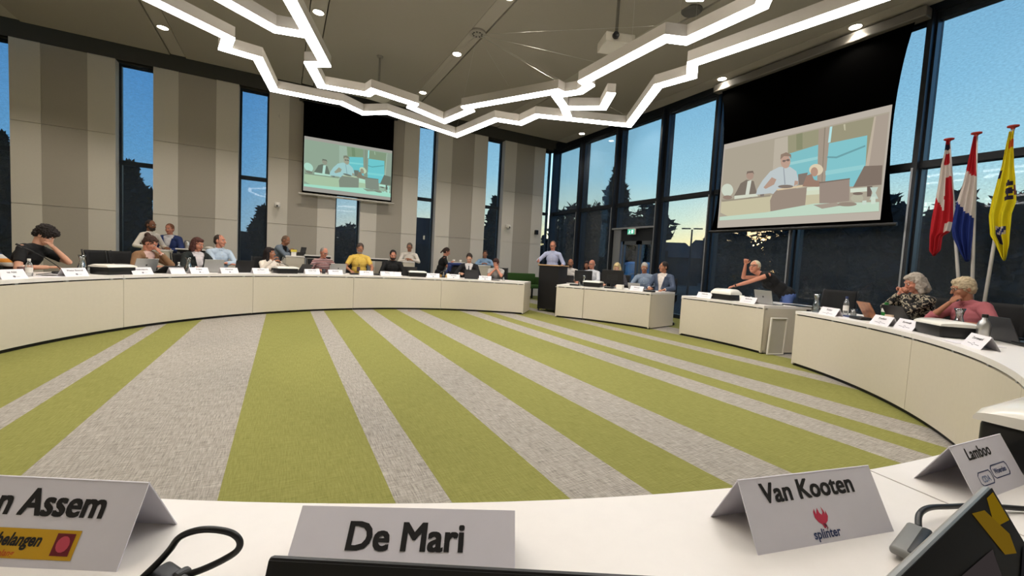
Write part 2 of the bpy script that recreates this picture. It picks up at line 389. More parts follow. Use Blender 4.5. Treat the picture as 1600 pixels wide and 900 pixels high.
# ------------------------------------------------------------------ luminaire: the outline of a municipality hung from the ceiling
ZL = 3.70
def up(px, py, z):   # point of the sight line at height z, used once to survey the outline of the luminaire
    d = F + R_*((px-800)/659.1) + U_*((450-py)/659.1); t = (z-1.189)/d.z; return (d.x*t, d.y*t)
LW, LH = 0.125, 0.15
def strip(name, pts, parent, closed=False, w=LW):
    """mitred bar along a polyline: housing and diffuser"""
    P = [Vector(p) for p in pts]; n = len(P); L, Rr = [], []
    for i in range(n):
        a = P[i]-P[i-1] if (i > 0 or closed) else P[1]-P[0]
        b = P[(i+1) % n]-P[i] if (i < n-1 or closed) else P[-1]-P[-2]
        a.normalize(); b.normalize(); na = Vector((-a.y, a.x)); nb = Vector((-b.y, b.x)); m = (na+nb)
        if m.length < 0.2: m = na
        m.normalize(); k = 1/max(0.45, m.dot(na))
        L.append(P[i]+m*k*w/2); Rr.append(P[i]-m*k*w/2)
    def solid(z0, z1, inset, mm, nm, par):
        vs = []; fs = []
        for l, r in zip(L, Rr):
            cc = (l+r)/2; l2 = cc+(l-cc)*inset; r2 = cc+(r-cc)*inset
            vs += [(l2.x, l2.y, z0), (r2.x, r2.y, z0), (r2.x, r2.y, z1), (l2.x, l2.y, z1)]
        m = n if closed else n-1
        for i in range(m):
            o = i*4; q = ((i+1) % n)*4
            for k in range(4): fs.append((o+k, o+(k+1) % 4, q+(k+1) % 4, q+k))
        if not closed: fs.append((0, 3, 2, 1)); o = (n-1)*4; fs.append((o, o+1, o+2, o+3))
        return MB().add(vs, fs).build(nm, mm, par)
    h = solid(ZL+0.022, ZL+LH, 1.0, M_lum, name, parent)
    solid(ZL, ZL+0.022, 1.0, M_led, 'diffuser', h)
lum = thing('pendant_luminaire', 'large white glowing zigzag line luminaire hung from the ceiling', 'lamp', (0, 0, 0))
outer = [(232,0),(357,61),(351,78),(403,93),(428,142),(520,160),(533,162),(567,178),(605,177),(713,213),(775,188),(813,194),(839,182),(982,197),(1028,136),(1081,121),(1082,101),(1140,81),(1352,8)]
inner = [(452,0),(508,102),(484,102),(502,136),(574,148.5),(583,143),(647,164),(642,169),(694,191),(735,174),(728,169),(870,144),(880,149),(906,145),(921,135),(912,129),(1040,62),(1072,66),(1190,12)]
W = lambda pts: [up(x, y, ZL) for x, y in pts]
po = W(outer); po = [(-1.05, 3.4), (-1.35, 4.7)]+po+[(4.75, 1.3), (4.3, 0.5), (3.0, -0.3), (1.6, 0.1), (0.4, 1.2)]
strip('outer_loop', po, lum, closed=True)
pi_ = W(inner); pi_ = [(0.65, 3.3), (0.2, 4.0)]+pi_+[(3.45, 2.15), (3.0, 2.5), (2.3, 1.8)]
strip('inner_loop', pi_, lum)
strip('branch', W([(344,0),(430,48),(478,56)]) if False else [(-0.75, 3.9)]+W([(344,0),(430,48),(478,56)]), lum)
strip('branch', W([(868,150),(881,168),(888,186)]), lum)
strip('branch', W([(888,170),(942,170),(955,147)]), lum)
strip('branch', [(2.75, 2.6)]+W([(1082,-4)])+[(3.35, 2.75)], lum)
# suspension cables fan out from the ceiling rose
rose = thing('ceiling_rose', 'round grey cable rose in the ceiling tray, thin wires fanning out', 'cable rose', (3.08, 7.5, ZC))
b_ = MB(); b_.lathe([(0.155, 0.02), (0.155, -0.012), (0.14, -0.02), (0.0, -0.02)], n=28)
b_.build('plate', mat('perforated grey plate', (150, 145, 136), 0.6), rose, auto=40)
for k in range(9):
    a = k*2*pi/9; b_ = MB(); b_.lathe([(0.016, -0.026), (0.016, -0.019)], (0.085*cos(a), 0.085*sin(a), 0), n=8); b_.build('cable_gland', M_black, rose)
wires = W([(713,213),(605,177),(794,150),(870,144),(982,197),(642,169),(1040,62),(950,120)])
for (x, y) in wires: b_ = MB(); b_.tube([(0, 0, -0.02), (x-3.08, y-7.5, ZL+LH-ZC)], 0.0011, 5); b_.build('wire', M_steel, rose)
for (x, y) in W([(1060,60),(1082,101),(985,100),(1190,12)]): b_ = MB(); b_.tube([(x, y, ZC), (x, y, ZL+LH)], 0.0011, 5); b_.build('wire', M_steel, lum)

# ------------------------------------------------------------------ recessed downlights
M_spot = emis('downlight lamp', (255, 246, 228), 30)
def make_downlight():
    t = thing('downlight', '', 'lamp')
    r = MB(); r.lathe([(0.105, 0.001), (0.105, -0.008), (0.09, -0.008), (0.085, 0.03)], n=28); r.build('trim_ring', M_tray, t, auto=40)
    l = MB(); l.lathe([(0.084, -0.004), (0.0, -0.004)], n=24); l.build('lamp', M_spot, t)
    return t
dl = make_downlight(); first = True
dl_sites = [((-2.14, 10.85), 'round downlight in the tray at far left above the tall windows'), ((0.47, 8.5), 'round downlight in the tray right of the left ceiling strip'),
            ((3.06, 8.5), 'round downlight beside the cable rose, nearer the back wall'), ((3.06, 10.92), 'round downlight in the middle tray close to the back wall'),
            ((3.08, 6.25), 'round downlight in the middle tray at the top edge of the photo'), ((5.72, 10.88), 'small downlight seen through the luminaire near the corner'),
            ((8.24, 3.75), 'bright downlight over the large projection screen'), ((8.24, 6.17), 'bright downlight left of the large projection screen'), ((8.25, 11.05), 'round downlight in the corner by the window wall')]
for (x, y), lab in dl_sites:
    o = dl if first else copy_tree(dl); first = False
    o.location = (x, y, ZC+0.018 if x < 8 else ZC+0.004); o['label'] = lab; o['group'] = 'recessed downlights'
sp = bpy.data.lights.new('downlight_beam', 'SPOT'); sp.energy = SPOT_WATTS; sp.color = (1.0, 0.90, 0.76); sp.spot_size = radians(118); sp.spot_blend = 0.6; sp.shadow_soft_size = 0.08
for x in (-2.14, 0.47, 3.08, 5.69, 8.24, -4.74):
    for y in (1.35, 3.75, 6.17, 8.55, 10.95):
        if (x, y) == (0.47, 1.35): continue
        o = bpy.data.objects.new('downlight_beam', sp); COL.objects.link(o); o.location = (x, y, ZC-0.03)

# ------------------------------------------------------------------ ring of desks
def desk(name_label, a0, a1, r0=4.535, depth=0.87, ends=(False, False), loc=(0, 0), top_extra=0.0, group='curved council desks'):
    am = radians((a0+a1)/2); ox, oy = CX+r0*cos(am)+loc[0], CY+r0*sin(am)+loc[1]
    t = thing('curved_desk', name_label, 'desk', (ox, oy, 0), 0, group)
    cx, cy = CX+loc[0]-ox, CY+loc[1]-oy; g = degrees_gap = 0.035
    n = max(6, int(abs(a1-a0)))
    b = MB(); b.arc(cx, cy, r0, r0+depth+top_extra, a0+g, a1-g, 0.700, TOP, n); b.build('tabletop', M_top, t)
    b = MB(); b.arc(cx, cy, r0+0.004, r0+0.026, a0+g, a1-g, 0.040, 0.683, n); b.build('front_panel', M_desk, t)
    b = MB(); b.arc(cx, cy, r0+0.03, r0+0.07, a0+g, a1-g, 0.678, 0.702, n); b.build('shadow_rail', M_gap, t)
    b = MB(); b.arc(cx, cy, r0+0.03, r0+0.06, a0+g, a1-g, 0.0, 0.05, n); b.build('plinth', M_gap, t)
    for k in (0.07, 0.36, 0.66, 0.985):
        aa = a0+(a1-a0)*k; b = MB(); b.arc(cx, cy, r0+0.006, r0+0.04, aa, aa+0.45, 0.683, 0.70, 2); b.build('spacer', M_frame_l, t)
    for e, aa in zip(ends, (a0, a1)):
        sgn = 1 if a1 > a0 else -1
        w_ = 0.35 if e else 0.25
        q = aa+g if aa == a0 else aa-g
        q2 = q+w_*(1 if aa == a0 else -1)*(1 if a1 > a0 else -1)
        b = MB(); b.arc(cx, cy, r0+0.03 if not e else r0+0.004, r0+depth-(0.0 if e else 0.1), q, q2, 0.02, 0.70, 2); b.build('end_panel', M_desk, t)
    return t
desk('curved desk section at the right end of the long left-hand row, beside the lectern', 49.4, 73.7, ends=(True, False))
desk('curved desk section in the middle of the far row, under the yellow shirt', 73.7, 97.8)
desk('curved desk section in the far row left of the yellow-shirted person', 97.8, 121.9)
desk('curved desk section in front of the man in the pale blue shirt', 121.9, 146.9)
desk('curved desk section at the left edge of the photo', 146.9, 171.2)
desk('curved desk section past the left edge of the ring', 171.2, 195.5)
desk('curved desk section closing the ring at the left behind the camera seat', 195.5, 212.5)
desk('right-hand curved desk section in front of the grey-haired woman', -47.3, -22.9, ends=(False, True))
desk('right-hand curved desk section nearest the camera on the right', -71.6, -47.3)
desk('curved desk section in the bottom right corner under the black lidded box', -98.9, -71.6)
desk('curved desk section in the foreground under the name tents', -123.2, -98.9)
desk('curved desk section continuing left of the foreground', -147.5, -123.2)
desk('short desk section just right of the lectern', 32.3, 40.2, r0=4.60, depth=0.95, ends=(False, True), group='separate desks at the window side')
desk('desk section between the lectern and the standing woman', 13.7, 32.3, r0=4.62, depth=1.0, ends=(True, False), group='separate desks at the window side')
desk('separate desk with the standing woman leaning over it', -14.7, 5.6, r0=4.62, depth=0.80, ends=(True, True), top_extra=0.42, group='separate desks at the window side')

# plastic divider board leaning on the end of the separate desk
x, y = ringp(-15.45, 4.83); a = radians(-15.0)
b = MB(); b.rbox((0, 0, 0.31), (0.30, 0.03, 0.62), 0.012)
bb = thing('storage_tray', 'pale grey plastic tray standing on end against the side of the desk', 'tray', (x, y, 0.0), a+0.0)
rt = Matrix.Rotation(radians(2.5), 3, 'X')
b = MB(); b.rbox((0, 0.0, 0.285), (0.285, 0.010, 0.55), 0.004, rot=rt); b.build('tray_base', mat('pale grey plastic', (186, 180, 168), 0.5), bb)
b = MB()
for (cx_, cz, dx, dz) in ((0, 0.56, 0.30, 0.022), (0, 0.012, 0.30, 0.022), (-0.140, 0.285, 0.022, 0.56), (0.140, 0.285, 0.022, 0.56)):
    p = rt @ Vector((cx_, 0, cz-0.31)); b.rbox((p.x, p.y-0.008, p.z+0.31), (dx, 0.030, dz), 0.008, rot=rt)
b.build('rim', mat('off-white plastic rim', (216, 210, 200), 0.45), bb)

# ------------------------------------------------------------------ lectern
t = thing('lectern', 'black rolling lectern with pale wooden top edge, speaker standing behind it', 'lectern', (5.83, 8.80, 0), atan2(0.508, -0.237)+pi)
# local: x along the front, -y towards the ring
w_ = 0.56
b = MB(); b.rbox((0, 0.0, 0.62), (w_, 0.05, 1.06), 0.006); b.build('front_panel', M_black, t)
for s in (-1, 1):
    b = MB(); b.rbox((s*(w_/2-0.015), 0.22, 0.62), (0.03, 0.42, 1.04), 0.005); b.build('side_panel', M_black, t)
b = MB(); b.rbox((0, 0.2, 1.145), (w_+0.03, 0.50, 0.02), 0.005); b.build('top', M_black, t)
b = MB(); b.rbox((0, 0.2, 1.168), (w_+0.05, 0.52, 0.026), 0.006); b.build('wooden_edge', mat('pale beech', (196, 160, 118), 0.5, noise_amt=0.15, noise_scale=20, stretch=(1, 20, 20)), t)
b = MB(); b.rbox((0, 0.2, 0.45), (w_-0.06, 0.38, 0.02), 0.003); b.build('shelf', M_black, t)
b = MB(); b.rbox((0, 0.2, 0.085), (w_, 0.46, 0.03), 0.005); b.build('base', M_black, t)
for sx in (-1, 1):
    for yy in (0.0, 0.40):
        b = MB(); b.lathe([(0.030, -0.012), (0.034, 0), (0.030, 0.012)], (sx*0.25, yy, 0.035), 14, axis=(1, 0.3, 0)); b.box((sx*0.25, yy, 0.062), (0.03, 0.04, 0.03)); b.build('caster', M_black, t)

# ------------------------------------------------------------------ projection screens
PIC = [  # (shape, colour) in a 0..1 frame taken from the projected picture
 ('q', [(0,0),(1,0),(1,1),(0,1)], (170,164,150))]
HQ = [(137,312),(1207,62),(1143,792),(88,843)]
def hom(src):
    # homography src quad -> unit square (u right, v down) solved by elimination
    dst = [(0,0),(1,0),(1,1),(0,1)]; A = []
    for (x, y), (u, v) in zip(src, dst):
        A.append([x, y, 1, 0, 0, 0, -u*x, -u*y, u]); A.append([0, 0, 0, x, y, 1, -v*x, -v*y, v])
    n = 8
    for i in range(n):
        p = max(range(i, n), key=lambda r: abs(A[r][i])); A[i], A[p] = A[p], A[i]
        d = A[i][i]; A[i] = [q/d for q in A[i]]
        for r in range(n):
            if r != i: k = A[r][i]; A[r] = [q-k*w for q, w in zip(A[r], A[i])]
    h = [A[i][8] for i in range(8)]
    return lambda x, y: ((h[0]*x+h[1]*y+h[2])/(h[6]*x+h[7]*y+1), (h[3]*x+h[4]*y+h[5])/(h[6]*x+h[7]*y+1))
def ell(cx, cy, rx, ry, n=18): return [(cx+rx*cos(2*pi*k/n), cy+ry*sin(2*pi*k/n)) for k in range(n)]
PICT = [
 ([(137,328),(1207,80),(1146,768),(90,815)], (168,162,148)),
 ([(460,262),(548,240),(548,560),(440,560)], (182,176,164)),
 ([(545,240),(745,195),(742,560),(545,560)], (150,150,126)), ([(600,228),(640,218),(640,330),(600,335)], (134,138,112)),
 ([(545,362),(742,300),(740,570),(560,570)], (126,190,200)), ([(548,420),(742,380),(742,400),(548,440)], (150,205,212)),
 ([(745,195),(822,178),(788,580),(735,580)], (160,150,138)), ([(782,186),(790,184),(770,560),(764,560)], (138,130,118)),
 ([(825,178),(1105,115),(1045,590),(785,590)], (150,148,126)), ([(905,165),(918,162),(920,205),(912,205)], (186,184,162)),
 ([(812,292),(1062,240),(1045,590),(786,590)], (128,194,206)), ([(800,380),(860,382),(1050,305),(1050,318),(862,395),(800,392)], (108,160,170)),
 ([(790,480),(1045,440),(1045,470),(790,510)], (146,204,212)), ([(818,180),(834,177),(822,285),(806,288)], (176,224,230)),
 ([(1105,115),(1200,92),(1170,460),(1052,460)], (166,156,146)), ([(1105,115),(1118,112),(1075,450),(1052,450)], (186,176,162)),
 ([(110,680),(430,646),(752,600),(752,720),(430,765),(150,785),(102,760)], (194,190,164)), ([(112,672),(430,640),(430,652),(112,686)], (150,144,130)),
 ([(600,596),(760,586),(760,640),(600,650)], (206,216,196)),
 (ell(150,605,38,44), (200,212,200)), (ell(150,655,30,14), (146,128,118)),
 ([(190,650),(212,610),(236,560),(275,535),(322,545),(345,640),(300,660)], (122,114,106)), ([(282,545),(308,538),(290,640),(264,655)], (206,214,206)),
 (ell(298,505,24,30), (168,146,134)), ([(275,500),(280,478),(318,474),(326,500),(316,488),(286,490)], (120,108,100)),
 ([(195,645),(340,632),(350,650),(195,668)], (206,214,200)), ([(360,592),(390,592),(388,650),(364,652)], (128,120,116)),
 ([(335,640),(345,600),(380,540),(430,480),(488,450),(560,450),(600,480),(618,560),(600,580),(520,590),(470,640),(430,630)], (186,198,204)),
 ([(385,590),(440,520),(470,535),(455,570),(400,600)], (176,150,136)), ([(515,460),(520,452),(530,570),(522,572)], (150,160,170)),
 ([(590,545),(612,548),(612,570),(585,580)], (178,152,138)),
 (ell(530,412,32,48), (184,156,142)), ([(496,400),(500,365),(535,350),(566,365),(568,395),(556,378),(520,376)], (142,124,112)), (ell(520,410,11,8), (122,108,104)), (ell(547,404,11,8), (122,108,104)), ([(512,405),(556,398),(556,403),(512,410)], (112,100,96)),
 ([(470,610),(670,592),(655,745),(430,762),(428,680),(445,640)], (150,138,128)), ([(470,602),(695,568),(690,582),(478,612)], (212,196,168)), (ell(530,585,50,12), (128,118,112)),
 ([(612,502),(676,490),(650,575),(615,575)], (128,118,112)),
 (ell(730,472,46,40), (214,204,180)), (ell(718,486,24,32), (176,146,130)), ([(640,585),(668,510),(700,500),(716,540),(775,560),(778,592)], (150,124,112)),
 ([(668,598),(755,588),(755,610),(668,618)], (206,220,206)),
 ([(752,562),(950,536),(948,690),(752,712)], (150,138,130)), ([(748,558),(952,532),(952,540),(752,566)], (120,110,104)),
 ([(1045,450),(1165,446),(1160,580),(972,596),(1010,520)], (126,114,106)), ([(955,605),(1070,596),(1065,625),(955,632)], (206,220,208)), ([(1065,590),(1100,588),(1092,660),(1065,662)], (110,98,92)),
 ([(98,790),(400,762),(720,705),(1146,700),(1146,764),(95,815)], (188,214,198)), ([(712,715),(860,700),(905,720),(770,742)], (160,150,140)),
 (ell(935,713,64,15), (148,136,126)), (ell(1000,672,42,28), (176,176,160)), (ell(1005,640,34,10), (120,108,100)),
 ([(1085,598),(1138,596),(1122,636),(1140,676),(1082,684),(1102,636)], (186,206,198)), ([(1035,690),(1062,688),(1062,716),(1035,718)], (196,214,206)), ([(1092,664),(1122,662),(1122,712),(1092,714)], (200,218,208)),
]
def picture(P, tint, parent, suffix):
    """P(u, v, off) -> 3D point on the screen sheet"""
    H = hom(HQ); b = MB(); mats = []; cm = {}
    for k, (poly, colr) in enumerate(PICT):
        c = tuple(min(250, int(q*w)) for q, w in zip(colr, tint))
        if c not in cm:
            cm[c] = len(mats); mats.append(emis('projected %d %d %d' % c, c, 1.0))
        pts = [H(x, y) for x, y in poly]; pts = [(min(1, max(0, u)), min(1, max(0, v))) for u, v in pts]
        b.add([P(u, v, 0.003+0.00015*k) for u, v in pts], [tuple(range(len(pts)))], cm[c])
    return b.build('projected_picture', mats, parent)
# left screen, hung in front of the back wall
ts = thing('projection_screen', 'smaller pull-down projection screen on the back wall, black drop above the picture', 'screen', (1.62, 12.98, 2.75))
b = MB(); b.box((0, 0, (5.34-2.75)/2+0.02), (2.40, 0.003, 5.34-2.79)); b.build('masking', M_scr_black, ts)
b = MB(); b.tube([(-1.28, 0, 0.0), (1.28, 0, 0.0)], 0.028, 12); b.build('weight_bar', mat('light metal bar', (200, 196, 188), 0.4), ts, auto=40)
b = MB(); b.rbox((0, 0.03, 5.34-2.75-0.06), (2.62, 0.16, 0.13), 0.02); b.build('case', M_black, ts)
for q in (-1.2, 1.2): b = MB(); b.box((q, 0.15, 5.34-2.75-0.06), (0.06, 0.14, 0.10)); b.build('bracket', M_black, ts)
b = MB(); b.box((0, -0.0035, 0.815), (2.34, 0.002, 1.46)); b.build('projection_surface', emis('lit screen edge left', (158, 156, 148), 1.0), ts)
picture(lambda u, v, o: (-1.17+2.34*u, -0.004-o, 0.815+0.73-1.46*(0.03+v*0.94)), (0.86, 1.02, 0.99), ts, 'a')
# right screen, in front of the window wall, tab-tensioned with concave sides
ts = thing('projection_screen', 'large pull-down projection screen in front of the window wall', 'screen', (8.42, 4.655, 2.11))
def side(z):
    q = (z-2.11)/(5.16-2.11); return 1.62-0.145*(1-(2*q-1)**2)**0.8
b = MB(); N = 16; vs = []
for i in range(N+1):
    z = 2.11+(5.20-2.11)*i/N; y = side(min(z, 5.16)); vs += [(0.002, -y, z-2.11), (0.002, y, z-2.11), (-0.002, y, z-2.11), (-0.002, -y, z-2.11)]
fs = []
for i in range(N):
    for k in range(4): fs.append((i*4+k, i*4+(k+1) % 4, i*4+4+(k+1) % 4, i*4+4+k))
b.add(vs, fs); b.build('masking', M_scr_black, ts)
b = MB(); b.tube([(0, -1.66, 0.0), (0, 1.66, 0.0)], 0.030, 12); b.build('weight_bar', M_black, ts, auto=40)
b = MB(); b.rbox((0, 0, 5.26-2.11), (0.20, 3.55, 0.16), 0.02); b.build('case', mat('grey screen case', (96, 92, 86), 0.5), ts)
yc = (6.108+3.218)/2-4.655
b = MB(); b.box((-0.0035, yc, (4.0+2.19)/2-2.11), (0.002, 2.90, 1.81)); b.build('projection_surface', emis('lit screen edge right', (184, 175, 163), 1.0), ts)
picture(lambda u, v, o: (-0.004-o, yc+1.45-2.90*(0.008+0.984*u), 4.0-2.11-1.81*(0.035+0.925*v)), (1.02, 1.0, 0.98), ts, 'b')

# ------------------------------------------------------------------ ceiling projectors
def projector(loc, rz, label, rod):
    t = thing('projector', label, 'projector', loc, rz, 'ceiling projectors')
    b = MB(); b.rbox((0, 0, 0), (0.42, 0.36, 0.13), 0.012); b.build('body', mat('projector grey', (176, 170, 156), 0.5), t)
    b = MB(); b.box((0.18, 0, 0.005), (0.004, 0.30, 0.085), rot=None)
    g = MB(); g.box((0.2115, 0, 0), (0.004, 0.30, 0.09)); g.build('vent_grille', M_black, t)
    l = MB(); l.lathe([(0.045, 0.0), (0.045, 0.035), (0.03, 0.035), (0.0, 0.02)], (-0.08, -0.18, 0.01), 16, axis=(0, -1, 0)); l.build('lens', M_black, t)
    r = MB(); r.tube([(0, 0, 0.06), (0, 0, rod)], 0.022, 10); r.lathe([(0.07, rod), (0.06, rod-0.03), (0.02, rod-0.04)], n=16); r.box((0, 0, 0.075), (0.14, 0.14, 0.03)); r.build('ceiling_mount', mat('mount grey', (120, 116, 106), 0.5), t)
projector((4.06, 4.78, 4.33), radians(-20), 'grey ceiling projector hanging under the ceiling, aimed at the large screen', ZC-4.33)
projector((1.72, 9.5, 4.55), radians(12), 'ceiling projector on a thin rod, mostly behind the glowing luminaire', ZC-4.55)
t = thing('ceiling_speaker', 'dark round speaker disc in the ceiling tray', 'speaker', (5.70, 4.92, ZC+0.018))
b = MB(); b.lathe([(0.16, 0.0), (0.16, -0.02), (0.13, -0.05), (0.0, -0.05)], n=28); b.build('grille', mat('dark grey grille', (88, 86, 82), 0.7), t, auto=40)

# ------------------------------------------------------------------ wall devices
def dome_cam(x, z, lab):
    t = thing('wall_camera', lab, 'camera', (x, YB, z), 0, 'wall cameras')
    b = MB(); b.rbox((0, -0.03, 0.05), (0.14, 0.06, 0.10), 0.015); b.build('bracket', M_white, t)
    b = MB(); b.lathe([(0.0, 0.10), (0.05, 0.095), (0.075, 0.05), (0.075, 0.0), (0.06, -0.03), (0.0, -0.04)], (0, -0.13, -0.01), 20); b.build('housing', M_white, t, smooth=True)
    b = MB(); b.lathe([(0.022, -0.01), (0.022, 0.03), (0.0, 0.03)], (0, -0.19, -0.005), 12, axis=(0, -1, 0)); b.build('lens', M_black, t)
dome_cam(-0.16, 2.36, 'white wall camera above the leaning man in the grey blazer')
dome_cam(6.87, 2.40, 'white wall camera on the pier right of the last tall window')
t = thing('wall_speaker', 'small black speaker on the wall near the corner', 'speaker', (8.05, YB, 2.32))
b = MB(); b.rbox((0, -0.07, 0), (0.12, 0.10, 0.16), 0.015); b.build('cabinet', M_black, t); b = MB(); b.box((0, -0.01, 0), (0.03, 0.03, 0.03)); b.build('bracket', M_black, t)
t = thing('wall_hook', 'tiny pale hook high on the pier left of the small screen', 'hook', (-0.16, YB, 4.75))
b = MB(); b.rbox((0, -0.008, 0.0), (0.05, 0.016, 0.16), 0.004); b.build('plate', M_wall_l, t); b = MB(); b.tube([(0, -0.01, 0.03), (0, -0.04, 0.0), (0, -0.04, -0.04)], 0.006, 6); b.build('prong', M_steel, t)

# ------------------------------------------------------------------ flags
def cloth(name, rows, ncol, colf, mats, xw, parent, folds=3.0, amp=0.035):
    """rows: (z, y_left, y_right); hanging cloth with pleats"""
    vs = []; NR = 64; zs = [r[0] for r in rows]
    def at(z):
        for a, c in zip(rows, rows[1:]):
            if a[0] >= z >= c[0]:
                k = (a[0]-z)/max(1e-6, a[0]-c[0]); k = k*k*(3-2*k)*0.3+k*0.7; return a[1]+(c[1]-a[1])*k, a[2]+(c[2]-a[2])*k
        return rows[-1][1], rows[-1][2]
    for i in range(NR+1):
        v = i/NR; z = zs[0]+(zs[-1]-zs[0])*v; yl, yr = at(z)
        for j in range(ncol+1):
            u = j/ncol
            x = xw+amp*(0.3+v)*sin(u*pi*2*folds+v*1.7)*min(1, 6*min(u, 1-u)+0.25)+0.01*sin(7*v+3*u)
            vs.append((x, yl+(yr-yl)*u, z+0.01*sin(u*9)))
    fs = []; ms = []
    for i in range(NR):
        for j in range(ncol):
            fs.append((i*(ncol+1)+j, i*(ncol+1)+j+1, (i+1)*(ncol+1)+j+1, (i+1)*(ncol+1)+j)); ms.append(colf((j+0.5)/ncol, (i+0.5)/NR))
    m = MB(); m.v = [tuple(p) for p in vs]; m.f = fs; m.m = ms
    o = m.build(name, mats, parent, smooth=True)
    so = o.modifiers.new('thick', 'SOLIDIFY'); so.thickness = 0.003
    return o
XF = 8.25
def plane(px, py, xw=XF):
    d = F + R_*((px-800)/659.1) + U_*((450-py)/659.1); t = xw/d.x; return d.y*t, 1.189+d.z*t
def frows(L):
    out = []
    for y, a, b in L:
        ya, za = plane(1400+a/3, 150+y/3); yb, zb = plane(1400+b/3, 150+y/3); out.append(((za+zb)/2, ya, yb))
    return out
M_red = mat('red flag cloth', (186, 28, 40), 0.85); M_wht = mat('white flag cloth', (214, 204, 198), 0.85); M_blu = mat('blue flag cloth', (22, 44, 118), 0.85)
M_yel = mat('yellow flag cloth', (222, 206, 22), 0.85); M_drk = mat('dark flag print', (38, 30, 60), 0.85); M_pole = mat('white flagpole', (206, 200, 194), 0.4)
def flagpole(y_top, y_base, ztop, label):
    t = thing('flag', label, 'flag', (XF, y_base, 0), 0, 'flags by the window')
    b = MB(); b.tube([(0, 0, 0.05), (0, (y_top-y_base), ztop)], [0.022, 0.017], 12); b.build('pole', M_pole, t, smooth=True)
    b = MB(); b.lathe([(0.018, 0.0), (0.022, 0.015), (0.055, 0.03), (0.055, 0.045), (0.0, 0.055)], (0, y_top-y_base, ztop), 18); b.build('finial', mat('red finial', (196, 64, 52), 0.5), t, auto=40)
    return t
def shifted(rows, dy): return [(z, a-dy, b-dy) for z, a, b in rows]
t = flagpole(2.456, 2.03, 3.22, 'red and white draped flag, leftmost of the three flags by the window')
r1 = frows([(205,243,256),(260,234,261),(330,216,265),(400,206,269),(500,190,273),(590,172,271),(640,166,258),(660,164,222),(725,160,213),(748,176,190)])
def c1(u, v):
    if v < 0.05: return 0
    if v < 0.09: return 2
    if 0.13 < v < 0.22 and u > 0.30 and u < 0.9: return 0
    if v > 0.33 and v < 0.72 and u > 0.56+0.25*abs(v-0.5): return 0
    if v > 0.50+0.12*(u/0.6) and u < 0.62: return 0
    if v > 0.80: return 0
    return 1
cloth('cloth', shifted(r1, 2.03), 24, c1, [M_red, M_wht, M_drk], -0.05, t)
t = flagpole(2.187, 1.98, 3.24, 'red, white and blue flag in the middle of the three by the window')
r2 = frows([(190,371,383),(250,357,383),(340,336,382),(400,322,385),(500,292,379),(560,278,371),(620,267,366),(660,272,363),(720,298,356),(775,328,349)])
cloth('cloth', shifted(r2, 1.98), 24, lambda u, v: 0 if v < 0.27+0.06*u else (1 if v < 0.52+0.14*u else 2), [M_red, M_wht, M_blu], -0.05, t)
t = flagpole(1.859, 1.95, 3.25, 'bright yellow flag with a dark emblem, rightmost of the three flags')
r3 = frows([(170,537,556),(240,520,556),(320,503,559),(400,480,566),(500,454,570),(560,443,548),(650,448,540),(700,475,538),(750,495,526),(770,507,517)])
def c3(u, v):
    if 0.07 < v < 0.12 and u > 0.4: return 3
    for vc in (0.405, 0.460, 0.515):
        if ((u-0.68-0.9*(v-vc))/0.19)**2+((v-vc)/0.023)**2 < 1: return 1
    if u > 0.88 and 0.42 < v < 0.50: return 4
    if 0.30 < v < 0.36 and u < 0.12: return 1
    if 0.74 < v < 0.80 and 0.3 < u < 0.75: return 2 if (u*7+v*30) % 2 < 1 else 5
    if 0.80 < v < 0.87 and 0.3 < u < 0.6: return 1
    return 0
cloth('cloth', shifted(r3, 1.95), 48, c3, [M_yel, M_drk, M_wht, mat('orange flag band', (206, 96, 30), 0.85), mat('brown flag print', (120, 70, 60), 0.85), mat('print blue', (30, 40, 110), 0.85)], -0.055, t, folds=2.5)
ft = thing('flag_stand', 'dark round stand holding the three flagpoles behind the seated women', 'stand', (XF, 1.985, 0))
b = MB(); b.lathe([(0.24, 0.0), (0.24, 0.03), (0.20, 0.045), (0.05, 0.05), (0.0, 0.05)], n=28); b.build('base', M_black, ft, auto=40)

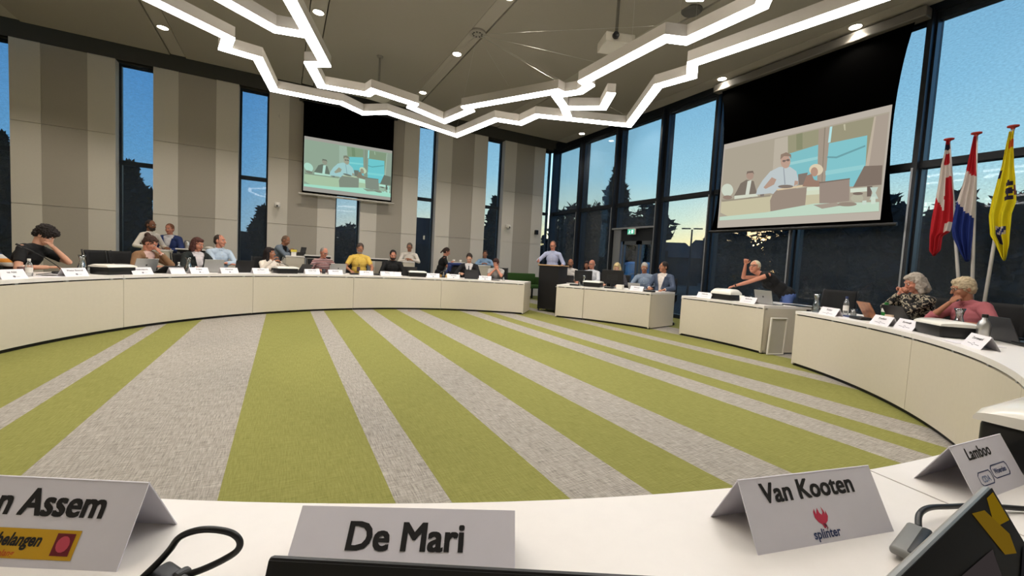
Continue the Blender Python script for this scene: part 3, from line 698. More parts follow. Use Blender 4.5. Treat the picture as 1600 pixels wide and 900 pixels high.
# ------------------------------------------------------------------ outside: trees, roofs, lamp post, far block
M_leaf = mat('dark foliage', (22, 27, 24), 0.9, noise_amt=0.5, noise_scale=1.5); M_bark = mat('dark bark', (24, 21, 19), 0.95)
def azp(az, d): a = radians(az); return d*sin(a), d*cos(a)
def tree(az, d, top_el, w, label, kind='round', n=2600, base=0.25, seed=0, leaf=0.34):
    rnd = random.Random(seed); x, y = azp(az, d); H = 1.189+d*top_el+0.2
    t = thing('tree', label, 'tree', (x, y, -0.25), 0, 'trees outside the windows')
    b = MB(); b.tube([(0, 0, 0), (0.05, 0.0, H*0.4), (0, 0.05, H*0.85)], [0.22, 0.16, 0.04], 8); b.build('trunk', M_bark, t)
    m = MB(); zb = H*base
    lobes = [(rnd.uniform(-0.45, 0.45), rnd.uniform(-0.45, 0.45), rnd.random(), rnd.uniform(0.4, 0.62)) for _ in range(16)]
    for i in range(n):
        while True:
            if kind == 'round':
                l = lobes[rnd.randrange(16)]; v = Vector((rnd.gauss(0, 1), rnd.gauss(0, 1), rnd.gauss(0, 1))).normalized()*rnd.random()**0.4*l[3]
                q = Vector((l[0]+v.x, l[1]+v.y, 0)); zz = 0.15+0.7*l[2]+v.z*0.45
                k = sqrt_(max(0.0, 1-(abs(zz-0.45)/0.60)**2)); px, py, pz = q.x*w*0.55*(0.35+0.65*k), q.y*w*0.55*(0.35+0.65*k), zb+zz*(H-zb)
                if zz < -0.02 or zz > 1.04: continue
            else:
                zz = rnd.random(); k = (0.55+0.45*sin(pi*min(1, zz*1.15)))*(1-max(0, zz-0.72)/0.28*0.75)*(0.85+0.15*sin(zz*19+seed))
                a = rnd.uniform(0, 2*pi); rr = rnd.random()**0.5*w/2*k; px, py, pz = rr*cos(a), rr*sin(a), zb*0.4+zz*(H-zb*0.4)
            break
        s = leaf*rnd.uniform(0.6, 1.3); u = Vector((rnd.gauss(0, 1), rnd.gauss(0, 1), rnd.gauss(0, 1))).normalized(); vv = u.orthogonal().normalized(); p = Vector((px, py, pz))
        m.add([p-u*s, p+vv*s*0.45, p+u*s, p-vv*s*0.45], [(0, 1, 2, 3)])
    m.build('crown', M_leaf, t)
def sqrt_(x): return math.sqrt(x)
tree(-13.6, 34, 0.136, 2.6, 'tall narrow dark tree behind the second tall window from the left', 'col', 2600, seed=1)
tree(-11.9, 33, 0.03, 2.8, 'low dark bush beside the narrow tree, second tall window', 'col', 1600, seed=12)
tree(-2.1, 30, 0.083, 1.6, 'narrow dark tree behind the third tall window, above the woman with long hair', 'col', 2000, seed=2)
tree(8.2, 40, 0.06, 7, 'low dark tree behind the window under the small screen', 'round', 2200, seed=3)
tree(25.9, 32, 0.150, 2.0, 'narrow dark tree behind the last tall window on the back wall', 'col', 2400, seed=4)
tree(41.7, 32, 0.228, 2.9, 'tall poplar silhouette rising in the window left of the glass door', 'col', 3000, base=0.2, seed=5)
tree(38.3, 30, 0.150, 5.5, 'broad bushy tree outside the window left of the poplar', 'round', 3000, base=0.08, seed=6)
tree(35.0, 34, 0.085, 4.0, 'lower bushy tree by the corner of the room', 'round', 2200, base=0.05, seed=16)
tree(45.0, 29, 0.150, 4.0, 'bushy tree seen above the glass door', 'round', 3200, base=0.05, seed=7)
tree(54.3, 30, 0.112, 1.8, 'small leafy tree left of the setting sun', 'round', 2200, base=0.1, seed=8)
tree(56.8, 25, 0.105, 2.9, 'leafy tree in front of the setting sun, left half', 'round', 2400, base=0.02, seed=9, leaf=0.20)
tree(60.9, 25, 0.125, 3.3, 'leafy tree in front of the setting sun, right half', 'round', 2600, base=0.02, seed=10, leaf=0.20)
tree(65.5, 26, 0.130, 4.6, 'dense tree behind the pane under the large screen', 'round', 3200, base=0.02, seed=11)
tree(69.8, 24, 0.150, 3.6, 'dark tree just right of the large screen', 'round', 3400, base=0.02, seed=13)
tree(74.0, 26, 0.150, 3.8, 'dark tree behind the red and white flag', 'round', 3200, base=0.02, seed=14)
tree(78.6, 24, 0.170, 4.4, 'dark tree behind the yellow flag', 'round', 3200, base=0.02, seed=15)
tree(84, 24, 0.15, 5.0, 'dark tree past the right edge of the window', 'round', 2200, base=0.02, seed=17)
tree(-21.9, 34, 0.150, 2.0, 'dark tree top in the leftmost window', 'col', 1600, seed=18)
def hedge(az0, az1, d, el, label, i):
    rnd = random.Random(i); b = MB(); n = 24; pts = []
    for k in range(n+1):
        a = az0+(az1-az0)*k/n; x, y = azp(a, d); pts.append((x, y, 1.189+d*(el+rnd.uniform(-0.004, 0.006))))
    for k in range(n):
        a, c_ = pts[k], pts[k+1]; dx = Vector((a[0], a[1], 0)).normalized()*2.0
        h = (a[2]+c_[2])/2
        b.add([(a[0], a[1], -0.25), (c_[0], c_[1], -0.25), (c_[0], c_[1], c_[2]), (a[0], a[1], a[2]), (a[0]+dx.x, a[1]+dx.y, -0.25), (c_[0]+dx.x, c_[1]+dx.y, -0.25), (c_[0]+dx.x, c_[1]+dx.y, c_[2]), (a[0]+dx.x, a[1]+dx.y, a[2])],
              [(0, 1, 2, 3), (5, 4, 7, 6), (3, 2, 6, 7), (0, 3, 7, 4), (1, 5, 6, 2)])
    tag(b.build('hedge', M_leaf), label, 'hedge')
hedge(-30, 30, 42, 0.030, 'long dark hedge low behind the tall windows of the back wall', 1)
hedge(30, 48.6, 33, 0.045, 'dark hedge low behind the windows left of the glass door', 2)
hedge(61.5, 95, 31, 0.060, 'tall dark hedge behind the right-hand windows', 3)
# houses with pitched roofs beyond the car park
M_house = mat('dark house wall', (38, 36, 36), 0.9); M_roof = mat('dark roof tiles', (26, 26, 30), 0.85)
def house(az, d, wid, eave, ridge, lab):
    x, y = azp(az, d); t = thing('house', lab, 'house', (x, y, -0.25), -radians(az), 'houses across the street')
    e, r = 1.44+d*eave, 1.44+d*ridge
    b = MB(); b.box((0, 4, e/2), (wid, 8, e)); b.build('wall', M_house, t)
    b = MB(); b.add([(-wid/2-.3, -.3, e), (wid/2+.3, -.3, e), (wid/2+.3, 8.3, e), (-wid/2-.3, 8.3, e), (-wid*0.3, 4, r), (wid*0.3, 4, r)], [(0, 1, 5, 4), (1, 2, 5), (2, 3, 4, 5), (3, 0, 4), (0, 3, 2, 1)]); b.build('roof', M_roof, t)
    for k in (-0.25, 0.25):
        b = MB(); b.box((wid*k, -0.03, e*0.55), (1.2, 0.08, 1.2)); b.build('window', M_frame, t)
vx, vy = azp(45.0, 24)
t = thing('added_van', 'pale blue-white van added to brighten the view through the glass door', 'van', (vx, vy, -0.25), radians(-40))  # made-up van, added as a lighter background behind the dark door glass
b = MB(); b.rbox((0, 0, 1.05), (1.3, 3.6, 1.5), 0.15, seg=3); b.build('body', mat('added van pale blue paint', (120, 150, 162), 0.3), t, auto=40)
b = MB(); b.rbox((-0.66, 0.5, 1.4), (0.03, 1.6, 0.45), 0.01); b.build('side_window', M_black, t)
for q in (-1, 1):
    for w2 in (-1.1, 1.1): b = MB(); b.lathe([(0.30, -0.09), (0.32, 0), (0.30, 0.09)], (q*0.58, w2, 0.32), 18, axis=(1, 0, 0)); b.build('wheel', M_black, t)
house(48.4, 48, 6.5, 0.030, 0.068, 'house with dark hipped roof left of the lamp post')
house(53.6, 62, 7.5, 0.030, 0.074, 'house with dark hipped roof right of the lamp post')
house(57.4, 76, 5.0, 0.030, 0.060, 'low dark house behind the trees by the sun')
lp = azp(51.2, 27)
t = thing('street_lamp', 'T-shaped street lamp silhouette against the yellow evening sky', 'lamp', (lp[0], lp[1], -0.25), -radians(51.2))
b = MB(); b.tube([(0, 0, 0), (0, 0, 0.25+1.189+27*0.092)], [0.07, 0.045], 8); b.build('pole', M_frame, t)
for s in (-1, 1): b = MB(); b.rbox((s*0.32, 0, 1.46+27*0.093), (0.5, 0.16, 0.07), 0.02); b.build('lamp_head', M_frame, t)
bx = azp(16.6, 60)
t = thing('apartment_block', 'distant dark apartment block with two lit windows behind the tall window', 'building', (bx[0], bx[1], -0.25), -radians(16.6))
b = MB(); b.box((-0.9, 4, 3.4), (3.4, 8, 7.0)); b.box((1.1, 3, 3.6), (1.6, 6, 6.6)); b.build('wall', mat('dark grey facade', (34, 40, 50), 0.9), t)
b = MB(); b.box((0.1, 0.9, 5.6), (0.12, 0.05, 1.3)); b.build('facade_band', mat('pale facade band', (120, 130, 140), 0.8), t)
for (xx, zz) in ((-0.05, 4.2), (-0.05, 2.9)):
    b = MB(); b.box((xx, -0.04, zz), (0.22, 0.06, 0.55)); b.build('window', emis('lit flat window', (225, 215, 190), 0.9), t)

# ------------------------------------------------------------------ things on the desks
def make_text(body, size, bold=0.0, shear=0.0, align='CENTER', spacing=1.0, condense=1.0):
    cu = bpy.data.curves.new('t', 'FONT'); cu.body = body; cu.size = size; cu.offset = bold; cu.shear = shear
    cu.align_x = align; cu.align_y = 'CENTER'; cu.space_character = spacing; cu.resolution_u = 3
    o = bpy.data.objects.new('t', cu); COL.objects.link(o)
    bpy.context.view_layer.update()
    me = bpy.data.meshes.new_from_object(o.evaluated_get(bpy.context.evaluated_depsgraph_get()))
    bpy.data.objects.remove(o); bpy.data.curves.remove(cu)
    vs = [(v.co.x*condense, v.co.y) for v in me.vertices]; fs = [tuple(p.vertices) for p in me.polygons]; bpy.data.meshes.remove(me)
    return vs, fs
M_plate = mat('white name card', (232, 229, 238), 0.35, spec=0.5)
M_plate_far = mat('white printed card', (232, 228, 232), 0.5)
M_ink = mat('black ink', (22, 20, 22), 0.6); M_ink_soft = mat('grey ink', (120, 116, 124), 0.6); M_navy = mat('navy ink', (48, 62, 104), 0.6)
def plate(x, y, rz, label, name, logo='ring', w=0.31, m=None, text_size=0.040, bold=0.0018, group='name tents on the desks', tx=0.0, bare=False, ty=0.068, cond=1.0, PH=0.098, PD=0.053):
    t = thing('name_tent', label, 'name plate', (x, y, TOP), rz, group)
    th = 0.0016; b = MB()
    for s in (-1, 1):
        n = Vector((0, s*PH, PD)).normalized()*th
        a0 = Vector((-w/2, s*PD, 0.0)); a1 = Vector((w/2, s*PD, 0.0)); c1 = Vector((w/2, 0, PH)); c0 = Vector((-w/2, 0, PH))
        b.add([a0, a1, c1, c0, a0-n, a1-n, c1-n, c0-n], [(0, 1, 2, 3), (7, 6, 5, 4), (0, 4, 5, 1), (1, 5, 6, 2), (2, 6, 7, 3), (3, 7, 4, 0)])
    b.build('card', m or M_plate_far, t)
    L = hypot(PD, PH); ez = Vector((0, PD/L, PH/L)); nn = Vector((0, -PH/L, PD/L))
    def P(u, v, off=0.0006): return Vector((u, -PD, 0))+ez*v+nn*off   # u across, v up the sloping face
    def put(vs, fs, nm, mm, off=0.0006):
        q = MB(); q.add([P(a, c, off) for a, c in vs], fs); return q.build(nm, mm, t)
    if not bare:
        vs, fs = make_text(name, text_size, 0.0, condense=cond); av = []; af = []
        for k, (ox, oy) in enumerate(((0, 0), (bold*0.55, 0), (-bold*0.55, 0), (bold*0.55, bold*0.4), (-bold*0.55, bold*0.4), (bold*0.55, -bold*0.4), (-bold*0.55, -bold*0.4), (bold*0.25, bold*0.4), (-bold*0.25, -bold*0.4))):
            q0 = len(av); av += [P(a+tx+ox, c+ty*L/PH+oy, 0.0006+k*0.00003) for a, c in vs]; af += [tuple(i+q0 for i in f) for f in fs]
        q = MB(); q.add(av, af); q.build('lettering', M_ink, t)
    if logo == 'ring':
        o = []; n = 20
        for k in range(n): a = 2*pi*k/n; o.append((0.015*cos(a), 0.030+0.013*sin(a))); o.append((0.0105*cos(a), 0.030+0.009*sin(a)))
        put(o, [(2*k, 2*k+1, (2*k+3) % (2*n), (2*k+2) % (2*n)) for k in range(n)], 'logo', M_ink_soft)
        put([(-0.085, 0.034), (-0.022, 0.030), (-0.022, 0.026), (-0.085, 0.030)], [(0, 1, 2, 3)], 'logo_line', M_ink_soft); put([(0.022, 0.030), (0.085, 0.027), (0.085, 0.023), (0.022, 0.026)], [(0, 1, 2, 3)], 'logo_line', M_ink_soft)
    elif logo == 'blob':
        put([(0.016*cos(2*pi*k/12), 0.028+0.011*sin(2*pi*k/12)) for k in range(12)], [tuple(range(12))], 'logo', M_ink_soft)
        put([(0.022, 0.026), (0.06, 0.026), (0.06, 0.023), (0.022, 0.023)], [(0, 1, 2, 3)], 'logo_line', M_ink_soft)
    elif logo == 'line':
        put([(-0.07, 0.033), (0.07, 0.033), (0.07, 0.026), (-0.07, 0.026)], [(0, 1, 2, 3)], 'logo', mat('pale print', (186, 180, 190), 0.6))
    return t, put
# the four near ones
plate(0.171, 0.589, radians(-25.7), 'name tent reading De Mari, right behind the laptop edge in the foreground', 'De Mari', None, 0.309, M_plate, 0.050, 0.0026, ty=0.053, PH=0.081, PD=0.078)
t, put = plate(0.843, 0.391, radians(-12.4), 'name tent reading Van Kooten with a red and blue logo', 'Van Kooten', None, 0.309, M_plate, 0.0435, 0.0022, ty=0.074, tx=-0.008)
flame = [(-0.012,0.045),(-0.016,0.040),(-0.016,0.031),(-0.011,0.024),(-0.004,0.020),(-0.002,0.014),(0.002,0.014),(0.003,0.020),(0.010,0.024),(0.014,0.031),(0.012,0.040),(0.009,0.034),(0.008,0.040),(0.004,0.047),(0.005,0.038),(0.001,0.034),(-0.003,0.038),(-0.005,0.046),(-0.009,0.039),(-0.011,0.036)]
put([(a, c+0.008) for a, c in flame], [tuple(range(len(flame)))], 'flame_logo', mat('crimson ink', (196, 50, 80), 0.5))
tail = [(-0.002,0.022),(0.004,0.020),(0.006,0.014),(0.001,0.009),(0.004,0.015),(0.000,0.017)]
put([(a, c+0.008) for a, c in tail], [tuple(range(len(tail)))], 'logo_tail', mat('plum ink', (110, 50, 70), 0.5), 0.0008)
vs, fs = make_text('splinter', 0.020, 0.0005); put([(a, c+0.014) for a, c in vs], fs, 'small_lettering', M_navy)
t, put = plate(-0.303, 0.848, radians(-28.0), 'name tent reading Van Assem with a yellow party banner, cut by the left edge', 'Van Assem', None, 0.309, M_plate, 0.048, 0.0026, tx=0.008, ty=0.068, cond=0.93)
put([(-0.145, 0.046), (0.088, 0.046), (0.088, 0.010), (-0.145, 0.010)][::1], [(0, 1, 2, 3)], 'banner', mat('yellow banner print', (206, 160, 30), 0.5))
vs, fs = make_text('inwonersbelangen', 0.0215, 0.0007, shear=0.25, condense=0.82); put([(a-0.026, c+0.032) for a, c in vs], fs, 'banner_lettering', M_ink, 0.001)
vs, fs = make_text('stem op jouw belang', 0.0105, 0.0002, shear=0.2); put([(a-0.036, c+0.016) for a, c in vs], fs, 'banner_lettering', mat('orange ink', (190, 84, 30), 0.5), 0.001)
put([(0.057, 0.042), (0.082, 0.042), (0.082, 0.015), (0.057, 0.015)], [(0, 1, 2, 3)], 'emblem', mat('dark red print', (110, 24, 36), 0.5), 0.001)
put([(0.0695+0.009*cos(2*pi*k/14), 0.029+0.010*sin(2*pi*k/14)) for k in range(14)], [tuple(range(14))], 'emblem_disc', mat('rose print', (196, 74, 92), 0.5), 0.0013)
t, put = plate(1.415, 0.317, radians(-4.7), 'name tent reading Lamboo, beside the black lidded box at bottom right', 'Lamboo', None, 0.250, M_plate, 0.034, 0.0014, tx=-0.02, ty=0.076)
for (x0, x1, off) in ((-0.075, -0.012, 0.0), (-0.008, 0.075, 0.006)):
    o = []; pts = [(x0+0.008, 0.022), (x1-0.006, 0.022), (x1, 0.028), (x1, 0.044), (x1-0.006, 0.050), (x0+0.008, 0.050), (x0, 0.044), (x0, 0.028)]
    cx_ = (x0+x1)/2
    for a, c in pts: o.append((a, c+off)); o.append((cx_+(a-cx_)*0.93, 0.036+off+(c-0.036)*0.86))
    n = len(pts); put(o, [(2*k, 2*k+1, (2*k+3) % (2*n), (2*k+2) % (2*n)) for k in range(n)], 'logo_outline', M_navy)
vs, fs = make_text('Woerden', 0.015, 0.0004); put([(a+0.033, c+0.042) for a, c in vs], fs, 'small_lettering', M_navy)
vs, fs = make_text('CDA', 0.017, 0.0004); put([(a-0.044, c+0.034) for a, c in vs], fs, 'small_lettering', mat('pale blue ink', (120, 136, 170), 0.5))
# far ones
far = [(162.5, 4.64, 'van Aalst', 'blob', 'name tent at the far left edge, cut by the photo'),
 (153.6, 4.64, 'Wester-Bommel', 'blob', 'name tent in front of the person in the black T-shirt'),
 (142.9, 4.64, 'Hoekmeijerink', 'blob', 'name tent just right of the leftmost black lidded box'),
 (132.4, 4.64, 'Prijsen', 'blob', 'name tent in front of the woman with the white top and dark cardigan'),
 (126.4, 4.64, 'Hortman', 'blob', 'name tent below the man in the pale blue shirt'),
 (119.7, 4.64, 'van Noort', 'line', 'name tent left of the woman with long dark hair'),
 (107.9, 4.64, 'Ooster Maas', 'line', 'name tent left of the grey-haired man in the striped scarf'),
 (102.2, 4.64, 'Boersma', 'line', 'name tent in front of the silver laptop in the far row'),
 (94.3, 4.64, 'de Vries', 'line', 'name tent in front of the yellow T-shirt'),
 (88.8, 4.64, 'Verbeij', 'line', 'name tent in front of the bearded man in black'),
 (76.1, 4.64, 'Noorthoek', 'blob', 'name tent right of the black box in the middle of the far row'),
 (70.3, 4.64, 'Arendsen', 'blob', 'name tent left of the man in the dark suit'),
 (61.2, 4.64, 'Brandsma', 'blob', 'name tent in front of the person in the grey T-shirt'),
 (18.1, 4.72, 'Molenaar', 'line', 'name tent before the tablet on the desk right of the lectern'),
 (0.5, 4.72, 'Hollemans', 'line', 'name tent at the left end of the desk under the leaning woman'),
 (-10.0, 4.72, 'Bakkenes', 'line', 'name tent left of the silver laptop beside the leaning woman'),
 (-28.4, 4.66, 'Ridder', 'ring', 'name tent beside the glass carafe at the end of the right-hand desk'),
 (-38.9, 4.66, 'Froeleen', 'ring', 'name tent in front of the grey-haired woman in the patterned blouse'),
 (-42.6, 4.70, 'Bommezijn', 'ring', 'shadier name tent pushed against the large black lidded box'),
 (-55.6, 4.68, 'Dorrewaard', 'ring', 'name tent beside the steel flask on the right-hand desk')]
for phi, r, nm, lg, lab in far:
    x, y = ringp(phi, r); plate(x, y, radians(phi-90), lab, nm, lg, 0.29, None, 0.034 if len(nm) < 9 else 0.029, 0.001)
for phi, r, lab in ((86.0, 4.625, 'small blank white card beside the name tent of the bearded man'), (136.4, 4.66, 'curled cream card standing between two name tents on the left')):
    x, y = ringp(phi, r); plate(x, y, radians(phi-90), lab, '', None, 0.16 if phi < 100 else 0.22, None, bare=True)

M_lid = mat('glossy white lid', (236, 232, 222), 0.15, spec=0.7)
def lidded_box(x, y, rz, label, w=0.38, d=0.27, h=0.105, lidh=0.035, curl=False):
    t = thing('lidded_box', label, 'box', (x, y, TOP), rz, 'black boxes with white lids')
    b = MB(); b.rbox((0, 0, h/2), (w, d, h), 0.018, seg=3); b.build('box_body', mat('black box plastic', (20, 20, 21), 0.35), t, auto=35)
    m = MB(); N = 12; vs = []
    for i in range(N+1):
        a = pi*i/N; yy = -cos(a)*(d/2+0.008); zz = h+0.004+lidh*(sin(a)**0.6 if 0 < i < N else 0)
        vs.append((yy, zz))
    prof = vs+[(d/2+0.008, h-0.006), (-d/2-0.008, h-0.006)]
    n = len(prof); wv = w/2+0.008
    m.add([(-wv+0.0, p, q if k >= n-2 else h+(q-h)*0.55) for k, (p, q) in enumerate(prof)]+[(-wv+0.035, p, q) for p, q in prof]+[(wv-0.035, p, q) for p, q in prof]+[(wv, p, q if k >= n-2 else h+(q-h)*0.55) for k, (p, q) in enumerate(prof)],
          [tuple(range(n))]+[(s*n+k, s*n+(k+1) % n, (s+1)*n+(k+1) % n, (s+1)*n+k) for s in range(3) for k in range(n)]+[tuple(3*n+k for k in range(n-1, -1, -1))])
    m.build('lid', M_lid, t, auto=50)
    g = MB(); g.lathe([(0.012, 0), (0.012, 0.004), (0.0, 0.005)], (0, 0, h+lidh+0.003), 14); g.build('lid_button', M_steel, t)
    return t
for phi, r, lab, lh in ((146.2, 4.75, 'black box with white lid, leftmost in the far row', 0.03), (113.5, 4.76, 'black box with white lid right of the woman with long dark hair', 0.03),
    (80.4, 4.76, 'black box with white lid right of the bearded man in black', 0.03), (30.8, 4.85, 'black box with white lid on the desk right of the lectern', 0.03), (-3.3, 4.84, 'black box with a high rounded white lid under the leaning woman hand', 0.085),
    (-46.6, 4.80, 'black box with white lid in front of the two seated women at right', 0.035)):
    x, y = ringp(phi, r); lidded_box(x, y, radians(phi-90), lab, lidh=lh)
lidded_box(1.775, 0.215, radians(-2), 'black box with glossy white lid cut by the right edge, nearest the camera', h=0.115, lidh=0.035)

def laptop(x, y, rz, label, colr, tilt=18, logo=None, w=0.32, d=0.215, name='laptop', group='laptops on the desks', base=True, z=TOP, scr=None):
    """user sits on the +y side; hinge on the -y side"""
    t = thing(name, label, name if name != 'tablet_computer' else 'tablet', (x, y, z), rz, group)
    if base:
        b = MB(); b.rbox((0, 0.03+d/2, 0.009), (w, d, 0.014), 0.005); b.build('base', colr, t)
        k = MB()
        for i in range(5):
            for j in range(12): k.box((-w*0.42+j*w*0.84/11, 0.03+d*0.22+i*0.018, 0.0172), (0.017, 0.014, 0.002))
        k.build('keyboard', M_black, t)
        k = MB(); k.box((0, 0.03+d*0.80, 0.0165), (0.10, 0.055, 0.001)); k.build('touchpad', M_black, t)
    rt = Matrix.Rotation(radians(tilt), 3, 'X')
    p = rt @ Vector((0, 0, d/2)); b = MB(); b.rbox((p.x, p.y+0.028, p.z+0.014), (w, 0.008, d), 0.0035, rot=rt); s = b.build('screen', colr, t)
    q = rt @ Vector((0, 0.0048, d/2)); b = MB(); b.box((q.x, q.y+0.028, q.z+0.014), (w*0.985, 0.001, d*0.975), rot=rt); b.build('display', scr or M_black, s)
    if logo:
        q = rt @ Vector((0, -0.0048, d*0.52)); b = MB(); b.lathe([(0.014, 0), (0.014, 0.0012), (0, 0.0012)], (q.x, q.y+0.028, q.z+0.014), 16, axis=rt @ Vector((0, -1, 0))); b.build('round_badge', logo, s)
    return t
M_silver = mat('silver laptop shell', (168, 168, 166), 0.35, metal=0.5); M_dgrey = mat('dark grey laptop shell', (46, 46, 50), 0.4); M_logo_d = mat('dark badge', (60, 60, 60), 0.4)
def on_ring(phi, r): x, y = ringp(phi, r); return x, y, radians(phi-90)
for phi, r, lab, m_, lg, tl in (
  (139.9, 4.86, 'silver laptop in front of the woman with the hair bun', M_silver, M_logo_d, 20), (127.8, 4.84, 'silver laptop between the dark cardigan and the pale blue shirt', M_silver, None, 12),
  (100.7, 4.84, 'grey-white laptop left of the yellow T-shirt', M_silver, M_logo_d, 15), (121.7, 4.84, 'black laptop right of the man in the pale blue shirt', M_black, None, 14),
  (82.2, 4.92, 'black laptop before the bearded man in black', M_black, None, 18), (65.3, 4.80, 'dark laptop under the hands of the man in the dark suit', M_dgrey, None, 16),
  (108.4, 4.92, 'black laptop by the striped-scarf man, seen edge on', M_black, None, 35), (-11.7, 4.84, 'silver laptop beside the leaning woman', M_silver, M_logo_d, 14),
  (-36.0, 4.95, 'black laptop in front of the patterned blouse', M_black, None, 30), (-48.6, 5.08, 'dark laptop in front of the pink shirt', M_dgrey, None, 22), (136.8, 4.80, 'low black laptop with papers on it, beside the silver one', M_black, None, 62)):
    x, y, a = on_ring(phi, r); laptop(x, y, a+(0.5 if phi == 108.4 else 0), lab, m_, tl, lg)
x, y, a = on_ring(-31.5, 4.92); laptop(x, y, a-0.25, 'laptop with a copper-coloured patterned lid by the green-capped bottle', mat('copper patterned lid', (176, 116, 74), 0.35, metal=0.3, noise_amt=0.6, noise_scale=14), 28)
x, y, a = on_ring(20.0, 4.90); laptop(x, y, a+0.2, 'tablet propped in its folding cover on the desk right of the lectern', M_silver, 35, None, 0.25, 0.17, 'tablet_computer', base=False)
x, y, a = on_ring(-60.5, 4.92); laptop(x, y, a-0.3, 'dark green-grey tablet lying tilted at the right edge of the right-hand desk', mat('green grey shell', (76, 92, 88), 0.4), 52, None, 0.26, 0.17, 'tablet_computer', base=False)
x, y, a = on_ring(154.9, 4.86); laptop(x, y, a+0.4, 'tablet lying flat in front of the reading person at left', M_dgrey, 80, None, 0.25, 0.17, 'tablet_computer', base=False)
# nearest laptop: just its upper screen rim reaches into the picture
laptop(0.108, 0.250, radians(180-28.7), 'black laptop in the foreground, only its top rim in the picture', M_black, 24, None, 0.318, 0.206)
laptop(0.600, 0.063, radians(183.5), 'silver-rimmed laptop at bottom right with reflections painted on its glossy black screen', M_silver, 30, None, 0.325, 0.225, scr=mat('glossy black display', (3, 3, 4), 0.5, spec=0.05))
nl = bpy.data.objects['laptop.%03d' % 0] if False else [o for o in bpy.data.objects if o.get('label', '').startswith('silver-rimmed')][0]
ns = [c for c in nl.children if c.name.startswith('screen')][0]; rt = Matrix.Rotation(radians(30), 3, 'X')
for k, (poly, c_) in enumerate((([(-.154,.006),(-.125,.006),(-.100,.030),(-.154,.036)], (112, 88, 14)), ([(-.098,.012),(-.060,.006),(-.085,.052),(-.118,.060),(-.130,.044)], (104, 80, 18)), ([(-.060,.040),(.10,.030),(.12,.17),(-.05,.19),(-.02,.10)], (52, 46, 46)), ([(-.150,.060),(-.090,.075),(-.060,.19),(-.150,.19)], (30, 28, 30)))):  # screen reflections painted on as faintly glowing yellow and taupe patches
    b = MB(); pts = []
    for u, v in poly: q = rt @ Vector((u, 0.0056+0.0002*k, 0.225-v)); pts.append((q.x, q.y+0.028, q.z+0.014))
    b.add(pts, [tuple(range(len(pts)))]); b.build('painted_reflection', emis('painted reflection tone %d' % k, c_, 1.0), ns)

def monitor(phi, r, label, w=0.50, h=0.30, dz=0.12, rot=0.0):
    x, y, a = on_ring(phi, r); t = thing('computer_monitor', label, 'monitor', (x, y, TOP), a+rot, 'monitors seen from behind')
    b = MB(); b.rbox((0, 0, dz+h/2), (w, 0.03, h), 0.008); s = b.build('screen', M_black, t)
    b = MB(); b.box((0, 0.0155, dz+h/2), (w*0.96, 0.001, h*0.93)); b.build('display', mat('lit desktop display', (60, 70, 84), 0.3), s)
    for i in range(7): b = MB(); b.box((0, -0.0155, dz+h*0.3+i*0.018), (w*0.5, 0.002, 0.005)); b.build('vent_slot', M_dgrey, s)
    b = MB(); b.rbox((0, 0.01, dz/2+0.06), (0.06, 0.025, dz+0.12), 0.006); b.build('stand_neck', M_black, t)
    b = MB(); b.rbox((0, 0.03, 0.008), (0.22, 0.17, 0.015), 0.007); b.build('stand_base', M_black, t)
monitor(34.7, 5.12, 'black monitor seen from behind in front of the dark-haired person', 0.42, 0.26, 0.09)
monitor(26.4, 5.0, 'larger black monitor from behind, hiding the blonde head', 0.50, 0.31, 0.09)

M_gl = glass_mat('clear drinking glass', (0.88, 0.91, 0.92, 1), 0.35); M_water = glass_mat('water', (0.80, 0.86, 0.88, 1), 0.15)
def carafe(x, y, label, s=1.0):
    t = thing('glass_carafe', label, 'carafe', (x, y, TOP), 0, 'glass water carafes')
    b = MB(); b.lathe([(0.0, 0.002), (0.048, 0.0), (0.053, 0.02), (0.045, 0.09), (0.028, 0.15), (0.024, 0.175), (0.030, 0.21), (0.042, 0.245), (0.039, 0.245), (0.027, 0.21), (0.021, 0.175), (0.025, 0.15), (0.041, 0.09), (0.049, 0.02), (0.0, 0.006)], n=24); b.build('glass', M_gl, t, smooth=True)
    b = MB(); b.lathe([(0.0, 0.008), (0.047, 0.010), (0.048, 0.02), (0.042, 0.075), (0.0, 0.075)], n=20); b.build('water', M_water, t, smooth=True)
    t.scale = (s, s, s); return t
for phi, r, lab in ((149.1, 4.92, 'glass carafe between the reading person and the leftmost black box'), (132.3, 4.88, 'slim glass carafe before the dark cardigan'), (33.5, 4.88, 'glass carafe between the two monitors'), (-23.6, 4.78, 'glass carafe at the near end of the right-hand desk'), (-43.9, 5.02, 'glass carafe behind the large black lidded box at right')):
    x, y = ringp(phi, r); carafe(x, y, lab)
def bottle(x, y, label, body, cap, h=0.22, r=0.032, lab_col=None, cat='bottle'):
    t = thing('bottle', label, cat, (x, y, TOP), 0, 'bottles on the desks')
    b = MB(); b.lathe([(0.0, 0.0), (r, 0.002), (r, h*0.62), (r*0.75, h*0.74), (r*0.42, h*0.82), (r*0.42, h*0.90), (0, h*0.90)], n=20); b.build('body', body, t, smooth=True)
    b = MB(); b.lathe([(r*0.48, h*0.88), (r*0.48, h), (0, h)], n=16); b.build('cap', cap, t, auto=40)
    if lab_col: b = MB(); b.lathe([(r*1.01, h*0.22), (r*1.01, h*0.5)], n=20); b.build('label_band', lab_col, t)
M_green = mat('green plastic', (30, 110, 44), 0.4)
